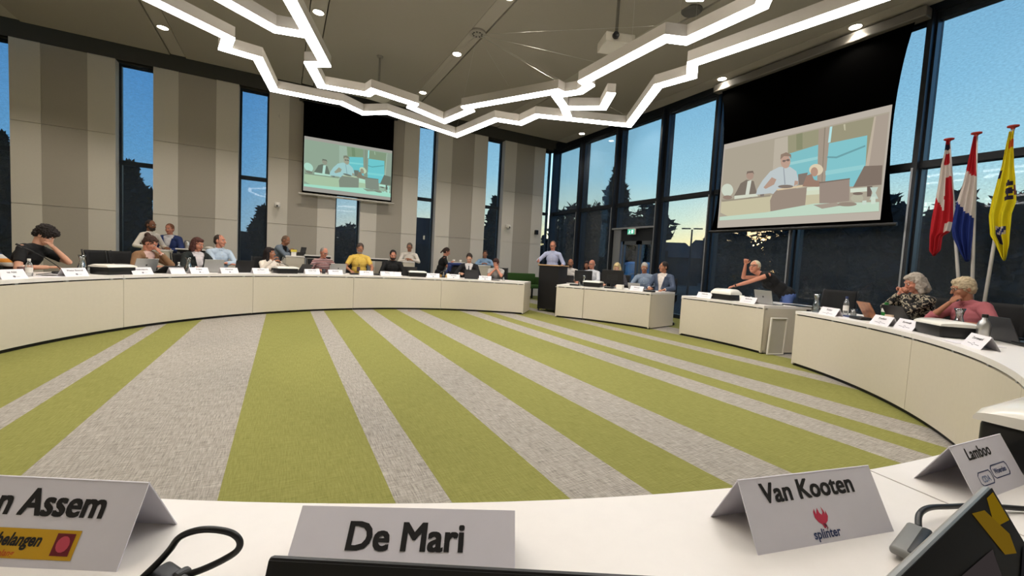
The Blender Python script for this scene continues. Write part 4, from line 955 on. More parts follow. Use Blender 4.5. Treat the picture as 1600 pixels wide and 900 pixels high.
for phi, r, lab, bd, cp, h, rr, lb in ((157.7, 4.80, 'small clear bottle in front of the black T-shirt', M_gl, M_white, 0.20, 0.03, M_white), (134.4, 4.84, 'clear bottle left of the slim carafe', M_gl, M_white, 0.17, 0.028, None),
    (-25.6, 5.05, 'clear water bottle with dark cap at the end of the right-hand desk', M_gl, M_navy, 0.24, 0.032, M_white), (-49.5, 4.92, 'brushed steel flask by the pink shirt', M_steel, M_black, 0.23, 0.042, None), (-33.4, 4.98, 'white bottle with green cap and green label', M_white, M_green, 0.22, 0.042, M_green), (-54.9, 5.02, 'upturned white plastic bottle cap container beside the steel flask', M_white, M_white, 0.06, 0.02, None)):
    x, y = ringp(phi, r); bottle(x, y, lab, bd, cp, h, rr, lb)
def glass(phi, r, label, m_=None, h=0.09, rr=0.036, name='drinking_glass', cat='glass'):
    x, y = ringp(phi, r); t = MB(); t.lathe([(0.0, 0.0), (rr*0.85, 0.0), (rr, h), (rr*0.93, h), (rr*0.78, 0.008), (0.0, 0.008)], n=20)
    o = t.build(name, m_ or M_gl, None, (x, y, TOP), smooth=True); tag(o, label, cat, 'glasses and cups on the desks')
for a in ((147.9, 4.94, 'glass left of the leftmost black lidded box'), (146.3, 5.02, 'short glass behind the leftmost black box'), (115.6, 4.86, 'glass left of the second black box'), (114.7, 4.98, 'stemless glass by the long-haired woman'),
          (56.2, 4.9, 'single drinking glass near the lectern end of the long row'), (-27.4, 5.02, 'glass by the water bottle on the right-hand desk'), (-41.3, 4.88, 'glass in front of the watch of the patterned-blouse woman'), (34.6, 4.85, 'glass between monitor and box, right of the lectern'), (-7.0, 5.05, 'glass under the leaning woman arm'), (135.6, 4.76, 'glass beside the curled card at left'), (-9.6, 4.86, 'glass left of the silver laptop at the leaning woman')): glass(*a)
for a in ((105.4, 4.92, 'white paper cup by the striped scarf', M_white), (-6.6, 4.88, 'white cup behind the name tent under the leaning woman', M_white), (71.9, 4.86, 'white cup beside the shiny gold ring', M_white), (104.2, 4.84, 'dark cup by the striped scarf', M_dgrey), (-36.5, 4.83, 'beige cup behind the name tent before the patterned blouse', mat('beige cup', (186, 160, 136), 0.5)), (157.0, 4.93, 'brown-red cup in front of the reading person', mat('brown cup', (84, 48, 44), 0.4))):
    glass(a[0], a[1], a[2], a[3], 0.10, 0.038, 'cup', 'cup')
x, y = ringp(22.9, 4.74); b = MB(); b.rbox((0, 0, 0.05), (0.14, 0.11, 0.10), 0.012); tag(b.build('napkin_box', M_lid, None, (x, y, TOP), radians(-67)), 'small white cube-shaped box on the desk right of the lectern', 'box')

def mic(phi, r, label, neck=None, base_w=0.20):
    x, y, a = on_ring(phi, r); t = thing('conference_microphone', label, 'microphone', (x, y, TOP), a, 'conference microphone units')
    b = MB(); b.rbox((0, 0, 0.018), (base_w, 0.13, 0.034), 0.014, seg=3); b.build('base', M_black, t, auto=40)
    b = MB()
    for i in range(3): b.lathe([(0.008, 0), (0.008, 0.003), (0, 0.003)], (-0.03+i*0.03, 0.03, 0.034), 10)
    b.build('button_row', M_dgrey, t)
    if neck:
        pts = [Vector((0, 0, 0.03))+Vector(neck)*k+Vector((0, 0, 0.03*sin(pi*k))) for k in (0, 0.25, 0.5, 0.75, 1)]
        b = MB(); b.tube(pts, 0.0055, 8); b.build('gooseneck', M_black, t, smooth=True)
        d = (pts[-1]-pts[-2]).normalized(); b = MB(); b.tube([pts[-1]-d*0.01, pts[-1]+d*0.05], 0.012, 10); b.build('capsule', M_black, t, smooth=True)
mic(150.9, 4.98, 'microphone with a long gooseneck reaching to the reading person', (-0.42, 0.05, 0.30))
mic(109.9, 5.02, 'microphone with long gooseneck left of the striped scarf', (-0.30, 0.05, 0.17))
mic(35.6, 4.74, 'low black microphone unit nearest the lectern')
mic(25.8, 4.74, 'low black microphone unit before the larger monitor')
mic(15.0, 4.76, 'low black microphone unit at the right end of the desk by the blue suit')
mic(96.8, 4.78, 'black microphone unit left of the name tent of the yellow T-shirt')
mic(91.0, 4.84, 'black microphone unit right of the yellow T-shirt')
mic(73.9, 4.90, 'black microphone unit behind the name tent in the far row', None, 0.24)
mic(-32.6, 4.76, 'black microphone unit lying by the copper laptop')
mic(-50.5, 5.16, 'microphone with thin gooseneck by the empty chair at the right edge', (-0.12, 0.02, 0.26))
mic(137.0, 4.96, 'black microphone unit in front of the woman with the hair bun')
mic(160.9, 4.9, 'microphone with gooseneck at the far left edge', (-0.1, 0.2, 0.3))

# gold ring (a shiny round speaker) in the far row
x, y, a = on_ring(73.1, 4.86); t = thing('headphones', 'black headphones with shiny gold ear ring standing in the far row', 'headphones', (x, y, TOP), a)
b = MB(); pts = [(0.075*cos(k*pi/10), 0.0, 0.075+0.075*sin(k*pi/10)) for k in range(-3, 14)]; b.tube(pts, 0.012, 8); b.build('headband', M_black, t, smooth=True)
M_gold = mat('polished gold', (222, 176, 96), 0.2, metal=1.0)
for s in (-1, 1): b = MB(); b.lathe([(0.03, -0.012), (0.042, -0.006), (0.042, 0.006), (0.03, 0.012), (0.0, 0.012)], (s*0.068, -0.005, 0.042), 18, axis=(s, -0.5, 0)); b.build('ear_cup', M_gold, t, smooth=True)
# papers
def paper(phi, r, label, w=0.21, d=0.297, turn=0.0, m_=None, n=1, name='paper_sheet', th=0.0012):
    x, y, a = on_ring(phi, r); b = MB()
    b.add([(-w/2, -d/2, 0.0005), (w/2, -d/2, 0.0005), (w/2, d/2, 0.0005), (-w/2, d/2, 0.0005), (-w/2, -d/2, th), (w/2, -d/2, th), (w/2, d/2, th+0.002), (-w/2, d/2, th+0.002)], [(0, 3, 2, 1), (4, 5, 6, 7), (0, 1, 5, 4), (1, 2, 6, 5), (2, 3, 7, 6), (3, 0, 4, 7)])
    tag(b.build(name, m_ or M_plate_far, None, (x, y, TOP), a+turn), label, 'paper' if name == 'paper_sheet' else 'notebook', 'papers on the desks')
paper(156.5, 4.69, 'white sheet at the table edge in front of the reading person', turn=1.3)
paper(153.0, 4.92, 'white sheet under the hands of the reading person', turn=1.2)
paper(123.0, 4.70, 'white sheet between the two name tents by the pale blue shirt', turn=1.4)
paper(-30.5, 4.75, 'white sheet behind the name tent beside the carafe', turn=1.45)
paper(-52.5, 4.74, 'thin white pad under the large black box', 0.3, 0.2, 1.6, th=0.006)
paper(-63.5, 4.95, 'white sheet at the right edge of the desk', turn=1.5)
paper(-60.5, 5.1, 'stack of papers by the forearm of the pink shirt', turn=1.3, th=0.012)
paper(3.5, 4.72, 'white sheet at the left end of the separate desk', turn=1.5)
paper(58.5, 4.78, 'dark notebook under the elbows of the grey T-shirt', 0.15, 0.21, 1.4, M_black, name='notebook', th=0.015)
paper(-13.0, 5.4, 'black folder at the rear end of the separate desk', 0.24, 0.32, 1.5, M_black, name='notebook', th=0.012)
paper(-29.4, 4.86, 'dark blue notebook beside the copper laptop', 0.18, 0.24, 1.4, M_navy, name='notebook', th=0.012)

# things nearest the camera: charger box with looped cable, adapter with cable
t = thing('charging_box', 'flat black box with a looped black cable in the left foreground', 'charger', (-0.150, 0.640, TOP), radians(35))
b = MB(); b.rbox((0, 0, 0.012), (0.10, 0.060, 0.024), 0.006, seg=3); b.build('body', M_black, t, auto=40)
b = MB(); b.lathe([(0.003, 0.0), (0.003, 0.001), (0, 0.001)], (-0.02, -0.01, 0.024), 8); b.build('led_dot', emis('white led dot', (250, 250, 250), 1.5), t)
loop = [(-0.150,0.668,0.762),(-0.135,0.672,0.775),(-0.123,0.670,0.790),(-0.112,0.665,0.807),(-0.093,0.655,0.817),(-0.072,0.643,0.820),(-0.052,0.634,0.815),(-0.043,0.630,0.804),(-0.046,0.630,0.792),(-0.062,0.636,0.780),(-0.085,0.645,0.768),(-0.105,0.654,0.760),(-0.125,0.66,0.754)]
def smooth_path(P, n=6):
    P = [Vector(p) for p in P]; out = []
    for i in range(len(P)-1):
        p0, p1, p2, p3 = P[max(0, i-1)], P[i], P[i+1], P[min(len(P)-1, i+2)]
        for k in range(n):
            t_ = k/n; out.append(0.5*((2*p1)+(p2-p0)*t_+(2*p0-5*p1+4*p2-p3)*t_*t_+(3*p1-p0-3*p2+p3)*t_**3))
    return out+[P[-1]]
ri = Matrix.Rotation(-radians(35), 3, 'Z')
b = MB(); b.tube(smooth_path([ri @ (Vector(p)-t.location) for p in loop]), 0.0042, 10); b.build('cable', M_black, t, smooth=True)
b = MB(); b.rbox((0.044, -0.01, 0.016), (0.02, 0.014, 0.02), 0.004); b.build('plug', M_black, t)
t = thing('usb_adapter', 'grey and black adapter with black cable lying beside the bottom right laptop', 'adapter', (0.945, 0.272, TOP), radians(8))
b = MB(); b.rbox((0, 0, 0.014), (0.125, 0.032, 0.014), 0.006, seg=3); b.build('shell', mat('grey adapter shell', (128, 128, 126), 0.4), t, auto=40)
b = MB(); b.rbox((0.0, -0.011, 0.015), (0.119, 0.015, 0.0155), 0.005, seg=3); b.build('black_face', M_black, t, auto=40)
b = MB(); b.tube(smooth_path([(0.058, 0, 0.016), (0.095, 0.006, 0.026), (0.14, 0.0, 0.028), (0.20, -0.02, 0.022), (0.28, -0.05, 0.014), (0.37, -0.105, 0.008), (0.46, -0.18, 0.006)]), 0.005, 10); b.build('cable', M_black, t, smooth=True)

# ------------------------------------------------------------------ chairs
M_mesh = mat('black woven mesh', (16, 16, 18), 0.8, bump=0.4, bump_scale=200)
def make_chair():
    """faces -y; origin on the floor under the seat"""
    t = thing('office_chair', '', 'chair', group='black office chairs')
    b = MB(); b.rbox((0, 0, 0.475), (0.48, 0.46, 0.06), 0.025, seg=3); b.build('seat', M_blackm, t, auto=40)
    vs = []; fs = []; N = 10
    for i in range(N+1):
        z = 0.56+0.46*i/N; yy = 0.22+0.09*(i/N)**1.5
        for j in range(7): u = j/6*2-1; vs.append((u*0.23*(1-0.05*(i/N)), yy-0.04*(1-u*u)*-1-0.04, z))
    for i in range(N):
        for j in range(6): fs.append((i*7+j, i*7+j+1, (i+1)*7+j+1, (i+1)*7+j))
    b = MB(); b.add(vs, fs); o = b.build('backrest', M_mesh, t, smooth=True); so = o.modifiers.new('t', 'SOLIDIFY'); so.thickness = 0.018
    for s in (-1, 1):
        b = MB(); b.tube([(s*0.235, 0.2, 0.5), (s*0.24, 0.22, 0.7), (s*0.232, 0.27, 0.97), (s*0.225, 0.29, 1.03)], 0.011, 8); b.build('back_rail', M_black, t, smooth=True)
        b = MB(); b.tube([(s*0.24, 0.12, 0.47), (s*0.29, 0.13, 0.55), (s*0.29, 0.10, 0.66)], 0.013, 8); b.rbox((s*0.29, 0.0, 0.675), (0.055, 0.25, 0.028), 0.012); b.build('armrest', M_black, t)
    b = MB(); b.tube([(0, 0, 0.10), (0, 0, 0.46)], 0.028, 12); b.build('gas_column', M_black, t)
    b = MB()
    for k in range(5):
        a = k*2*pi/5+0.3; b.tube([(0.02*cos(a), 0.02*sin(a), 0.11), (0.29*cos(a), 0.29*sin(a), 0.07)], [0.022, 0.015], 8)
    b.build('star_base', M_steel, t)
    for k in range(5):
        a = k*2*pi/5+0.3; b = MB(); b.lathe([(0.026, -0.022), (0.03, 0), (0.026, 0.022)], (0.29*cos(a), 0.29*sin(a), 0.03), 12, axis=(-sin(a), cos(a), 0)); b.build('caster', M_black, t)
    return t
CH = make_chair(); CH_first = [True]
def chair(x, y, rz, label):
    o = CH if CH_first[0] else copy_tree(CH); CH_first[0] = False
    o.location = (x, y, 0); o.rotation_euler = (0, 0, rz); o['label'] = label; return o

# ------------------------------------------------------------------ people
SK = {'light': mat('light skin', (208, 158, 132), 0.6, spec=0.3), 'rosy': mat('rosy skin', (198, 136, 112), 0.6, spec=0.3), 'tan': mat('tanned skin', (168, 116, 90), 0.6, spec=0.3), 'brown': mat('brown skin', (122, 82, 62), 0.6, spec=0.3)}
M_lip = mat('lips', (160, 84, 78), 0.5); M_eye = mat('eye white', (210, 204, 198), 0.3); M_iris = mat('dark iris', (34, 26, 22), 0.3)
def sphere_pts(n=14, m=9):
    vs = [Vector((0, 0, 1))]
    for i in range(1, m):
        t = pi*i/m
        for k in range(n): vs.append(Vector((sin(t)*cos(2*pi*k/n), sin(t)*sin(2*pi*k/n), cos(t))))
    vs.append(Vector((0, 0, -1))); fs = [(0, 1+k, 1+(k+1) % n) for k in range(n)]
    for i in range(m-2):
        for k in range(n): a = 1+i*n+k; b = 1+i*n+(k+1) % n; fs.append((a, a+n, b+n, b))
    o = 1+(m-2)*n; fs += [(o+k, len(vs)-1, o+(k+1) % n) for k in range(n)]
    return vs, fs
SPV, SPF = sphere_pts()
class Blob(MB):
    def ell(s, c, r, rot=None):
        vs = [Vector((v.x*r[0], v.y*r[1], v.z*r[2])) for v in SPV]
        if rot is not None: vs = [rot @ v for v in vs]
        return s.add([v+Vector(c) for v in vs], SPF)
    def cap(s, A, B, ra, rb, flat=1.0, wide=None):
        A, B = Vector(A), Vector(B); d = (B-A); q = Vector((0, 0, 1)).rotation_difference(d.normalized() if d.length > 1e-6 else Vector((0, 0, 1)))
        vs = []
        for v in SPV:
            top = v.z > 1e-6; r = rb if top else ra
            if abs(v.z) <= 1e-6: pass
            vs.append((B if top else A)+q @ Vector((v.x*r, v.y*r*1.0, v.z*r*flat)))
        return s.add(vs, SPF)
    def fuse(s, name, m, parent, vox=0.0065, smooth=3, disp=0.0, dscale=40, cut=None, mats=None, matf=None):
        me = bpy.data.meshes.new('tmp'); me.from_pydata(s.v, [], s.f); me.update()
        o = bpy.data.objects.new('tmp', me); COL.objects.link(o)
        r = o.modifiers.new('r', 'REMESH'); r.mode = 'VOXEL'; r.voxel_size = vox
        if smooth: k = o.modifiers.new('s', 'SMOOTH'); k.iterations = smooth; k.factor = 0.5
        dg = bpy.context.evaluated_depsgraph_get(); dg.update(); m2 = bpy.data.meshes.new_from_object(o.evaluated_get(dg))
        bpy.data.objects.remove(o); bpy.data.meshes.remove(me); m2.name = name
        if disp:
            ns = [v.normal.copy() for v in m2.vertices]
            for v, n_ in zip(m2.vertices, ns): v.co += n_*disp*(noise.noise(v.co*dscale)*0.8+noise.noise(v.co*dscale*2.3)*0.4)
        if cut:
            bm = bmesh.new(); bm.from_mesh(m2); bmesh.ops.delete(bm, geom=[f for f in bm.faces if cut(f.calc_center_median())], context='FACES'); bm.to_mesh(m2); bm.free()
        m2.materials.clear()
        for q in (m if isinstance(m, (list, tuple)) else [m]): m2.materials.append(q)
        if matf:
            for p in m2.polygons: p.material_index = matf(p.center)
        m2.polygons.foreach_set('use_smooth', [True]*len(m2.polygons)); m2.update()
        ob = bpy.data.objects.new(name, m2); COL.objects.link(ob); ob.parent = parent; return ob
def L3(x, f_, z): return Vector((x, -f_, z))
def ik(S, T, a, b, pole):
    d = T-S; L = min(d.length, (a+b)*0.999); dn = d.normalized(); T2 = S+dn*L
    x = (a*a-b*b+L*L)/(2*L); h = math.sqrt(max(0, a*a-x*x)); p = pole-dn*pole.dot(dn); p.normalize()
    return S+dn*x+p*h, T2
def hand(b, W, d, palm_n, side, curl=0.4, s=1.0):
    """palm, four unequal bent fingers and a thumb leaving the side near the wrist"""
    d = d.normalized(); n = (palm_n-d*palm_n.dot(d)).normalized(); w = d.cross(n).normalized()
    rot = Matrix((w, d, n)).transposed()
    b.ell(W+d*0.045*s, (0.040*s, 0.052*s, 0.015*s), rot)
    for k, (off, ln) in enumerate(((-0.031, 0.062), (-0.0105, 0.074), (0.0105, 0.070), (0.031, 0.054))):
        p0 = W+d*0.078*s+w*off*s; sp = d+w*off*3.0; sp.normalize()
        p1 = p0+(sp*cos(curl*0.6)+n*sin(curl*0.6))*ln*0.45*s; p2 = p1+(sp*cos(curl*1.6)+n*sin(curl*1.6))*ln*0.35*s; p3 = p2+(sp*cos(curl*2.4)+n*sin(curl*2.4))*ln*0.28*s
        b.cap(p0, p1, 0.0095*s, 0.009*s); b.cap(p1, p2, 0.009*s, 0.008*s); b.cap(p2, p3, 0.008*s, 0.007*s)
    q0 = W+d*0.02*s-w*side*0.026*s; q1 = q0+(d*0.7-w*side*0.75+n*0.2).normalized()*0.042*s; q2 = q1+(d*0.95-w*side*0.25+n*0.3).normalized()*0.034*s
    b.cap(q0, q1, 0.013*s, 0.0105*s); b.cap(q1, q2, 0.0105*s, 0.0085*s)
def person(label, head, facing, lean=8, side_lean=0, tyaw=0, head_yaw=0, head_pitch=10, head_roll=0, hands=((-.2, .42, .78), (.2, .42, .78)), shirt=(200, 200, 200), sleeve='long', hair='short', hair_c=(60, 44, 36), skin='light',
           beard=None, glasses=False, jacket=None, tie=None, lanyard=False, female=False, stand=False, trousers=(36, 38, 46), vox=0.0068, s=1.0, curl=(0.5, 0.5), shirt_m=None, jacket_open=True, collar=False, poles=None, watch=None, palms=None, seat_dz=0.0, mouth_open=False, bulk=1.0, category='person', group=None):
    hx, hy, ztop = head; th = atan2(facing[0], -facing[1])
    ln, sl = radians(lean), radians(side_lean)
    u = Vector((sin(sl), -sin(ln)*cos(sl), cos(ln)*cos(sl))).normalized()
    fwd0 = Vector((sin(radians(tyaw)), -cos(radians(tyaw)), 0)); fw = (fwd0-u*fwd0.dot(u)).normalized(); sx = u.cross(fw).normalized()*-1.0
    if sx.x < 0: sx = -sx
    tl = 0.52*s
    # head frame
    yaw, pit, rol = radians(head_yaw+tyaw), radians(head_pitch), radians(head_roll)
    Hm = Matrix.Rotation(yaw, 3, 'Z') @ Matrix.Rotation(pit, 3, 'X') @ Matrix.Rotation(rol, 3, 'Y')
    def HL(x, f_, z): return Hm @ (L3(x, f_, z)*s)
    nd = (u*0.75+Vector((0, 0, 0.25))+Vector((0, -0.10, 0))).normalized()
    Hoff = u*tl+nd*0.165*s            # pelvis -> head centre
    topz = max(HL(0, -0.01, 0.125).z, HL(0, -0.07, 0.09).z, HL(0, 0.05, 0.1).z)
    hz = ztop-topz-Hoff.z
    P = Vector((0, 0, hz)); N = P+u*tl; Hc = P+Hoff
    wx = Matrix.Rotation(th, 3, 'Z') @ Hc
    root = thing('person', label, category, (hx-wx.x, hy-wx.y, 0), th, group)
    rot_t = Matrix((sx, -fw, u)).transposed()
    g = 0.93 if female else 1.0
    def torso(b, inf, arms=None, low=True):
        i = inf
        if low: b.ell(P+u*0.02, ((.158*bulk)*s+i, .118*s*bulk+i, .12*s+i), rot_t)
        b.ell(P+u*0.17*s, ((.138 if female else .148)*bulk*s+i, .108*s*bulk+i, .15*s+i), rot_t)
        b.ell(P+u*0.34*s-fw*0.005, (.162*g*bulk*s+i, .116*s*bulk+i, .16*s+i), rot_t)
        if female:
            for q in (-1, 1): b.ell(P+u*0.33*s+fw*0.075*s+sx*q*0.07*s, (.06*s+i, .05*s+i, .058*s+i), rot_t)
        b.cap(N-u*0.065*s-sx*0.135*g*s, N-u*0.065*s+sx*0.135*g*s, .066*s+i*0.9, .066*s+i*0.9)
        for q in (-1, 1): b.cap(N-u*0.01*s, N-u*0.055*s+sx*q*0.13*g*s, .052*s+i*0.8, .050*s+i*0.8)
    Sh = [N-u*0.06*s+sx*q*0.180*g*s for q in (-1, 1)]
    arms = []
    for q, S, T in zip((-1, 1), Sh, hands):
        T = L3(*T)
        pole = L3(q*0.7, -0.35, -0.6) if not poles or not poles[0 if q < 0 else 1] else L3(*poles[0 if q < 0 else 1])
        E, W = ik(S, T, 0.285*s, 0.25*s, pole); arms.append((S, E, W))
    # --- body: one continuous surface
    b = Blob(); torso(b, -0.006)
    b.cap(N-u*0.02*s, Hc+HL(0, -0.02, -0.06), .056*s*g, .053*s*g)
    b.ell(Hc+HL(0, -0.012, 0.022), (.074*s, .093*s, .097*s), Hm)
    b.ell(Hc+HL(0, 0.030, -0.028), (.061*s, .060*s, .082*s), Hm)
    b.ell(Hc+HL(0, 0.052, -0.088), ((.030 if female else .036)*s, .034*s, .027*s), Hm)
    b.cap(Hc+HL(0, 0.086, 0.014), Hc+HL(0, 0.106, -0.030), .008*s, .0135*s)
    b.cap(Hc+HL(-0.034, 0.075, 0.028), Hc+HL(0.034, 0.075, 0.028), .0125*s, .0125*s)
    for q in (-1, 1):
        b.ell(Hc+HL(q*0.0745, -0.012, -0.012), (.010*s, .018*s, .031*s), Hm)
        b.ell(Hc+HL(q*0.038, 0.060, -0.028), (.022*s, .022*s, .024*s), Hm)
    for k, (q, (S, E, W)) in enumerate(zip((-1, 1), arms)):
        ua = 0.9 if female else 1.0
        b.cap(S, E, .047*s*ua*bulk, .038*s*ua); b.cap(E, E.lerp(W, 0.35), .038*s*ua, .037*s*ua); b.cap(E.lerp(W, 0.35), W, .037*s*ua, .024*s*ua)
        pn = L3(*palms[k]) if palms and palms[k] else Vector((0, 0, -1))
        d = (W-E).normalized()
        if abs(d.dot(pn.normalized())) > 0.95: pn = L3(-q, 0.2, 0)
        hand(b, W+d*0.008, d, pn, q, curl[k], s*(0.93 if female else 1.0))
    body = b.fuse('body', SK[skin], root, vox)
    # --- face
    for q in (-1, 1):
        e = MB(); vs = [Hc+HL(q*0.030, 0.0775, 0.006)+Hm @ (Vector((v.x*.0125, v.y*.0125, v.z*.0095))*s) for v in SPV]
        e.add(vs, SPF); fr = Hm @ Vector((0, -1, 0)); cc = Hc+HL(q*0.030, 0.0775, 0.006)
        e.m = [1 if ((sum((vs[i] for i in f), Vector())/len(f)-cc).normalized().dot(fr) > 0.80) else 0 for f in e.f]
        e.build('eye', [M_eye, M_iris], body, smooth=True)
        w = Blob(); w.cap(Hc+HL(q*0.014, 0.088, 0.026), Hc+HL(q*0.046, 0.078, 0.028), .0045*s, .0035*s); w.build('eyebrow', mat('hair %d %d %d' % hair_c, hair_c, 0.8, noise_amt=0.35, noise_scale=60, stretch=(1, 1, .3)), body, smooth=True)
    m_ = Blob(); m_.ell(Hc+HL(0, 0.0845, -0.062), (.0225*s, .0085*s, .0065*s if not mouth_open else .011*s), Hm); m_.build('mouth', M_lip, body, smooth=True)
    # --- hair
    HM = mat('hair %d %d %d' % hair_c, hair_c, 0.8, noise_amt=0.35, noise_scale=60, stretch=(1, 1, .3))
    h = Blob(); dsp = 0.006
    if hair in ('short', 'bun', 'long', 'bob', 'pony', 'crop', 'wave'):
        k = {'crop': 0.96, 'wave': 1.07}.get(hair, 1.02)
        h.ell(Hc+HL(0, -0.022, 0.032), (.080*k*s, .094*k*s, .094*k*s), Hm); h.ell(Hc+HL(0, -0.045, -0.005), (.074*k*s, .068*k*s, .080*s), Hm)
    if hair == 'wave': h.ell(Hc+HL(0.0, 0.030, 0.085), (.060*s, .050*s, .034*s), Hm); dsp = 0.010
    if hair == 'curly':
        h.ell(Hc+HL(0, -0.02, 0.05), (.100*s, .110*s, .100*s), Hm); h.ell(Hc+HL(0, 0.045, 0.085), (.075*s, .060*s, .045*s), Hm); h.ell(Hc+HL(0, -0.06, 0.0), (.085*s, .070*s, .080*s), Hm); dsp = 0.020
    if hair == 'bun': h.ell(Hc+HL(0.0, -0.105, 0.085), (.045*s, .042*s, .042*s), Hm); h.ell(Hc+HL(0, 0.03, 0.08), (.055*s, .045*s, .03*s), Hm); dsp = 0.011
    if hair in ('long', 'bob'):
        ex = -0.20 if hair == 'long' else -0.115
        for q in (-1, 1): h.cap(Hc+HL(q*0.066, -0.012, 0.02), Hc+HL(q*0.078, 0.002, ex), .032*s, .034*s)
        h.cap(Hc+HL(0, -0.065, 0.0), Hc+HL(0, -0.075, ex), .066*s, .058*s); h.ell(Hc+HL(0, 0.035, 0.082), (.062*s, .05*s, .032*s), Hm); dsp = 0.008
        if hair == 'bob':
            for q in (-1, 1): h.ell(Hc+HL(q*0.062, -0.02, -0.06), (.042*s, .062*s, .06*s), Hm)
    if hair == 'pony': h.cap(Hc+HL(0.0, -0.10, 0.04), Hc+HL(0.02, -0.15, -0.10), .030*s, .018*s)
    if hair == 'bald':
        h.ell(Hc+HL(0, -0.052, -0.012), (.078*s, .060*s, .055*s), Hm)
    h.fuse('hair', HM, root, max(vox, 0.006), 1, dsp*s, 55)
    if beard:
        BM = mat('hair %d %d %d' % beard, beard, 0.85, noise_amt=0.35, noise_scale=60, stretch=(1, 1, .3)); q = Blob()
        q.ell(Hc+HL(0, 0.040, -0.082), (.056*s, .058*s, .040*s), Hm)
        for sg in (-1, 1): q.cap(Hc+HL(sg*0.058, 0.012, -0.03), Hc+HL(sg*0.050, 0.035, -0.075), .014*s, .02*s); q.cap(Hc+HL(0, 0.094, -0.048), Hc+HL(sg*0.028, 0.084, -0.060), .007*s, .006*s)
        q.fuse('beard', BM, root, 0.0062, 1, 0.004, 70)
    if glasses:
        gm = glasses if not isinstance(glasses, bool) else M_black; zo = 0.006
        gl = MB()
        for q in (-1, 1):
            pts = [Hc+HL(q*0.031+0.024*cos(a*pi/8), 0.098, zo+0.017*sin(a*pi/8)) for a in range(17)]; gl.tube(pts, 0.0024*s, 6)
            gl.tube([Hc+HL(q*0.055, 0.096, zo+0.004), Hc+HL(q*0.076, 0.05, zo+0.006), Hc+HL(q*0.080, -0.005, zo+0.004)], 0.0022*s, 6)
        gl.tube([Hc+HL(-0.008, 0.100, zo+0.004), Hc+HL(0.008, 0.100, zo+0.004)], 0.0022*s, 6); gl.build('glasses', gm, root)
    # --- clothes
    SM = shirt_m or mat('cloth %d %d %d' % shirt, shirt, 0.85, noise_amt=0.10, noise_scale=12, bump=0.25, bump_scale=25)
    c = Blob(); torso(c, 0.010)
    if collar or not female: c.cap(N-u*0.03*s, N+nd*0.022*s, .066*s*g, .061*s*g, flat=0.3)
    for (S, E, W) in arms:
        if sleeve == 'long': e2 = W.lerp(E, 0.10); c.cap(S, E, .058*s*bulk, .047*s); c.cap(E, e2, .047*s, .035*s, flat=0.35)
        elif sleeve == 'half': e2 = E.lerp(W, 0.25); c.cap(S, E, .058*s*bulk, .050*s); c.cap(E, e2, .050*s, .050*s, flat=0.3)
        elif sleeve == 'short': c.cap(S, S.lerp(E, 0.68), .060*s*bulk, .055*s, flat=0.4)
        elif sleeve == 'none': c.cap(S+sx*0.0, S.lerp(E, 0.08), .050*s, .050*s, flat=0.5)
    shirt_o = c.fuse('shirt', SM, root, max(vox, 0.007), 2, 0.0035, 14)
    if collar:
        cm = Blob(); base_ = N+nd*0.02*s
        for q in (-1, 1): cm.cap(base_-fw*0.045*s+sx*q*0.02, base_+sx*q*0.060*s+fw*0.005, .012*s, .013*s); cm.cap(base_+sx*q*0.060*s+fw*0.005, base_+fw*0.062*s+sx*q*0.016*s-u*0.03*s, .013*s, .010*s)
        cm.fuse('collar', SM, root, 0.006, 1)
        for k in range(4):
            p = P+u*(0.46-0.07*k)*s+fw*(0.128 if k else 0.10)*s*bulk; bt = MB(); bt.lathe([(0.006, -0.004), (0.006, 0.004), (0, 0.005)], p, 8, axis=fw); bt.build('button', M_white, shirt_o)
    if jacket:
        j = Blob(); torso(j, 0.024)
        for (S, E, W) in arms: e2 = W.lerp(E, 0.14); j.cap(S, E, .068*s, .056*s); j.cap(E, e2, .056*s, .044*s, flat=0.35)
        def cut(p):
            q = p-P; t_ = q.dot(u)/s; a = abs(q.dot(sx))/s; fr = q.dot(fw)
            return jacket_open and fr > 0.02 and t_ > 0.10 and a < 0.012+0.085*(t_-0.10)/0.40 or t_ > 0.56
        jo = j.fuse('jacket', mat('cloth %d %d %d' % jacket, jacket, 0.8, noise_amt=0.12, noise_scale=12, bump=0.3, bump_scale=22), root, max(vox, 0.007), 2, 0.004, 12, cut=cut)
        lp_ = Blob()
        for q in (-1, 1): lp_.cap(P+u*0.20*s+fw*0.150*s+sx*q*0.03*s, P+u*0.46*s+fw*0.112*s+sx*q*0.095*s, .008, .016)
        lp_.fuse('lapel', mat('cloth %d %d %d' % jacket, jacket), jo, 0.006, 1)
    if tie:
        tm = mat('tie %d %d %d' % tie, tie, 0.6); tb = Blob(); tb.cap(N-u*0.035*s+fw*0.085*s, N-u*0.06*s+fw*0.100*s, .014, .012); tb.cap(N-u*0.07*s+fw*0.108*s, P+u*0.16*s+fw*0.140*s, .012, .022, flat=0.4); tb.fuse('tie', tm, root, 0.006, 1)
    if lanyard:
        lb = MB()
        for q in (-1, 1): lb.tube([N+sx*q*0.055*s+fw*0.0, N+sx*q*0.045*s+fw*0.085*s-u*0.06*s, P+u*0.26*s+fw*0.150*s-sx*0.04], 0.004, 6)
        lb.build('lanyard', M_black, root)
        lb = MB(); lb.rbox(P+u*0.20*s+fw*0.152*s-sx*0.045, (0.075, 0.006, 0.105), 0.003, rot=rot_t); ob = lb.build('badge', mat('badge card', (88, 62, 72), 0.4), root)
    if watch is not None:
        S, E, W = arms[watch]; d = (W-E).normalized(); p = W-d*0.02; wb = MB(); wb.lathe([(0.030, -0.010), (0.032, 0), (0.030, 0.010)], p, 14, axis=d); wb.build('watch', M_black, root, smooth=True)
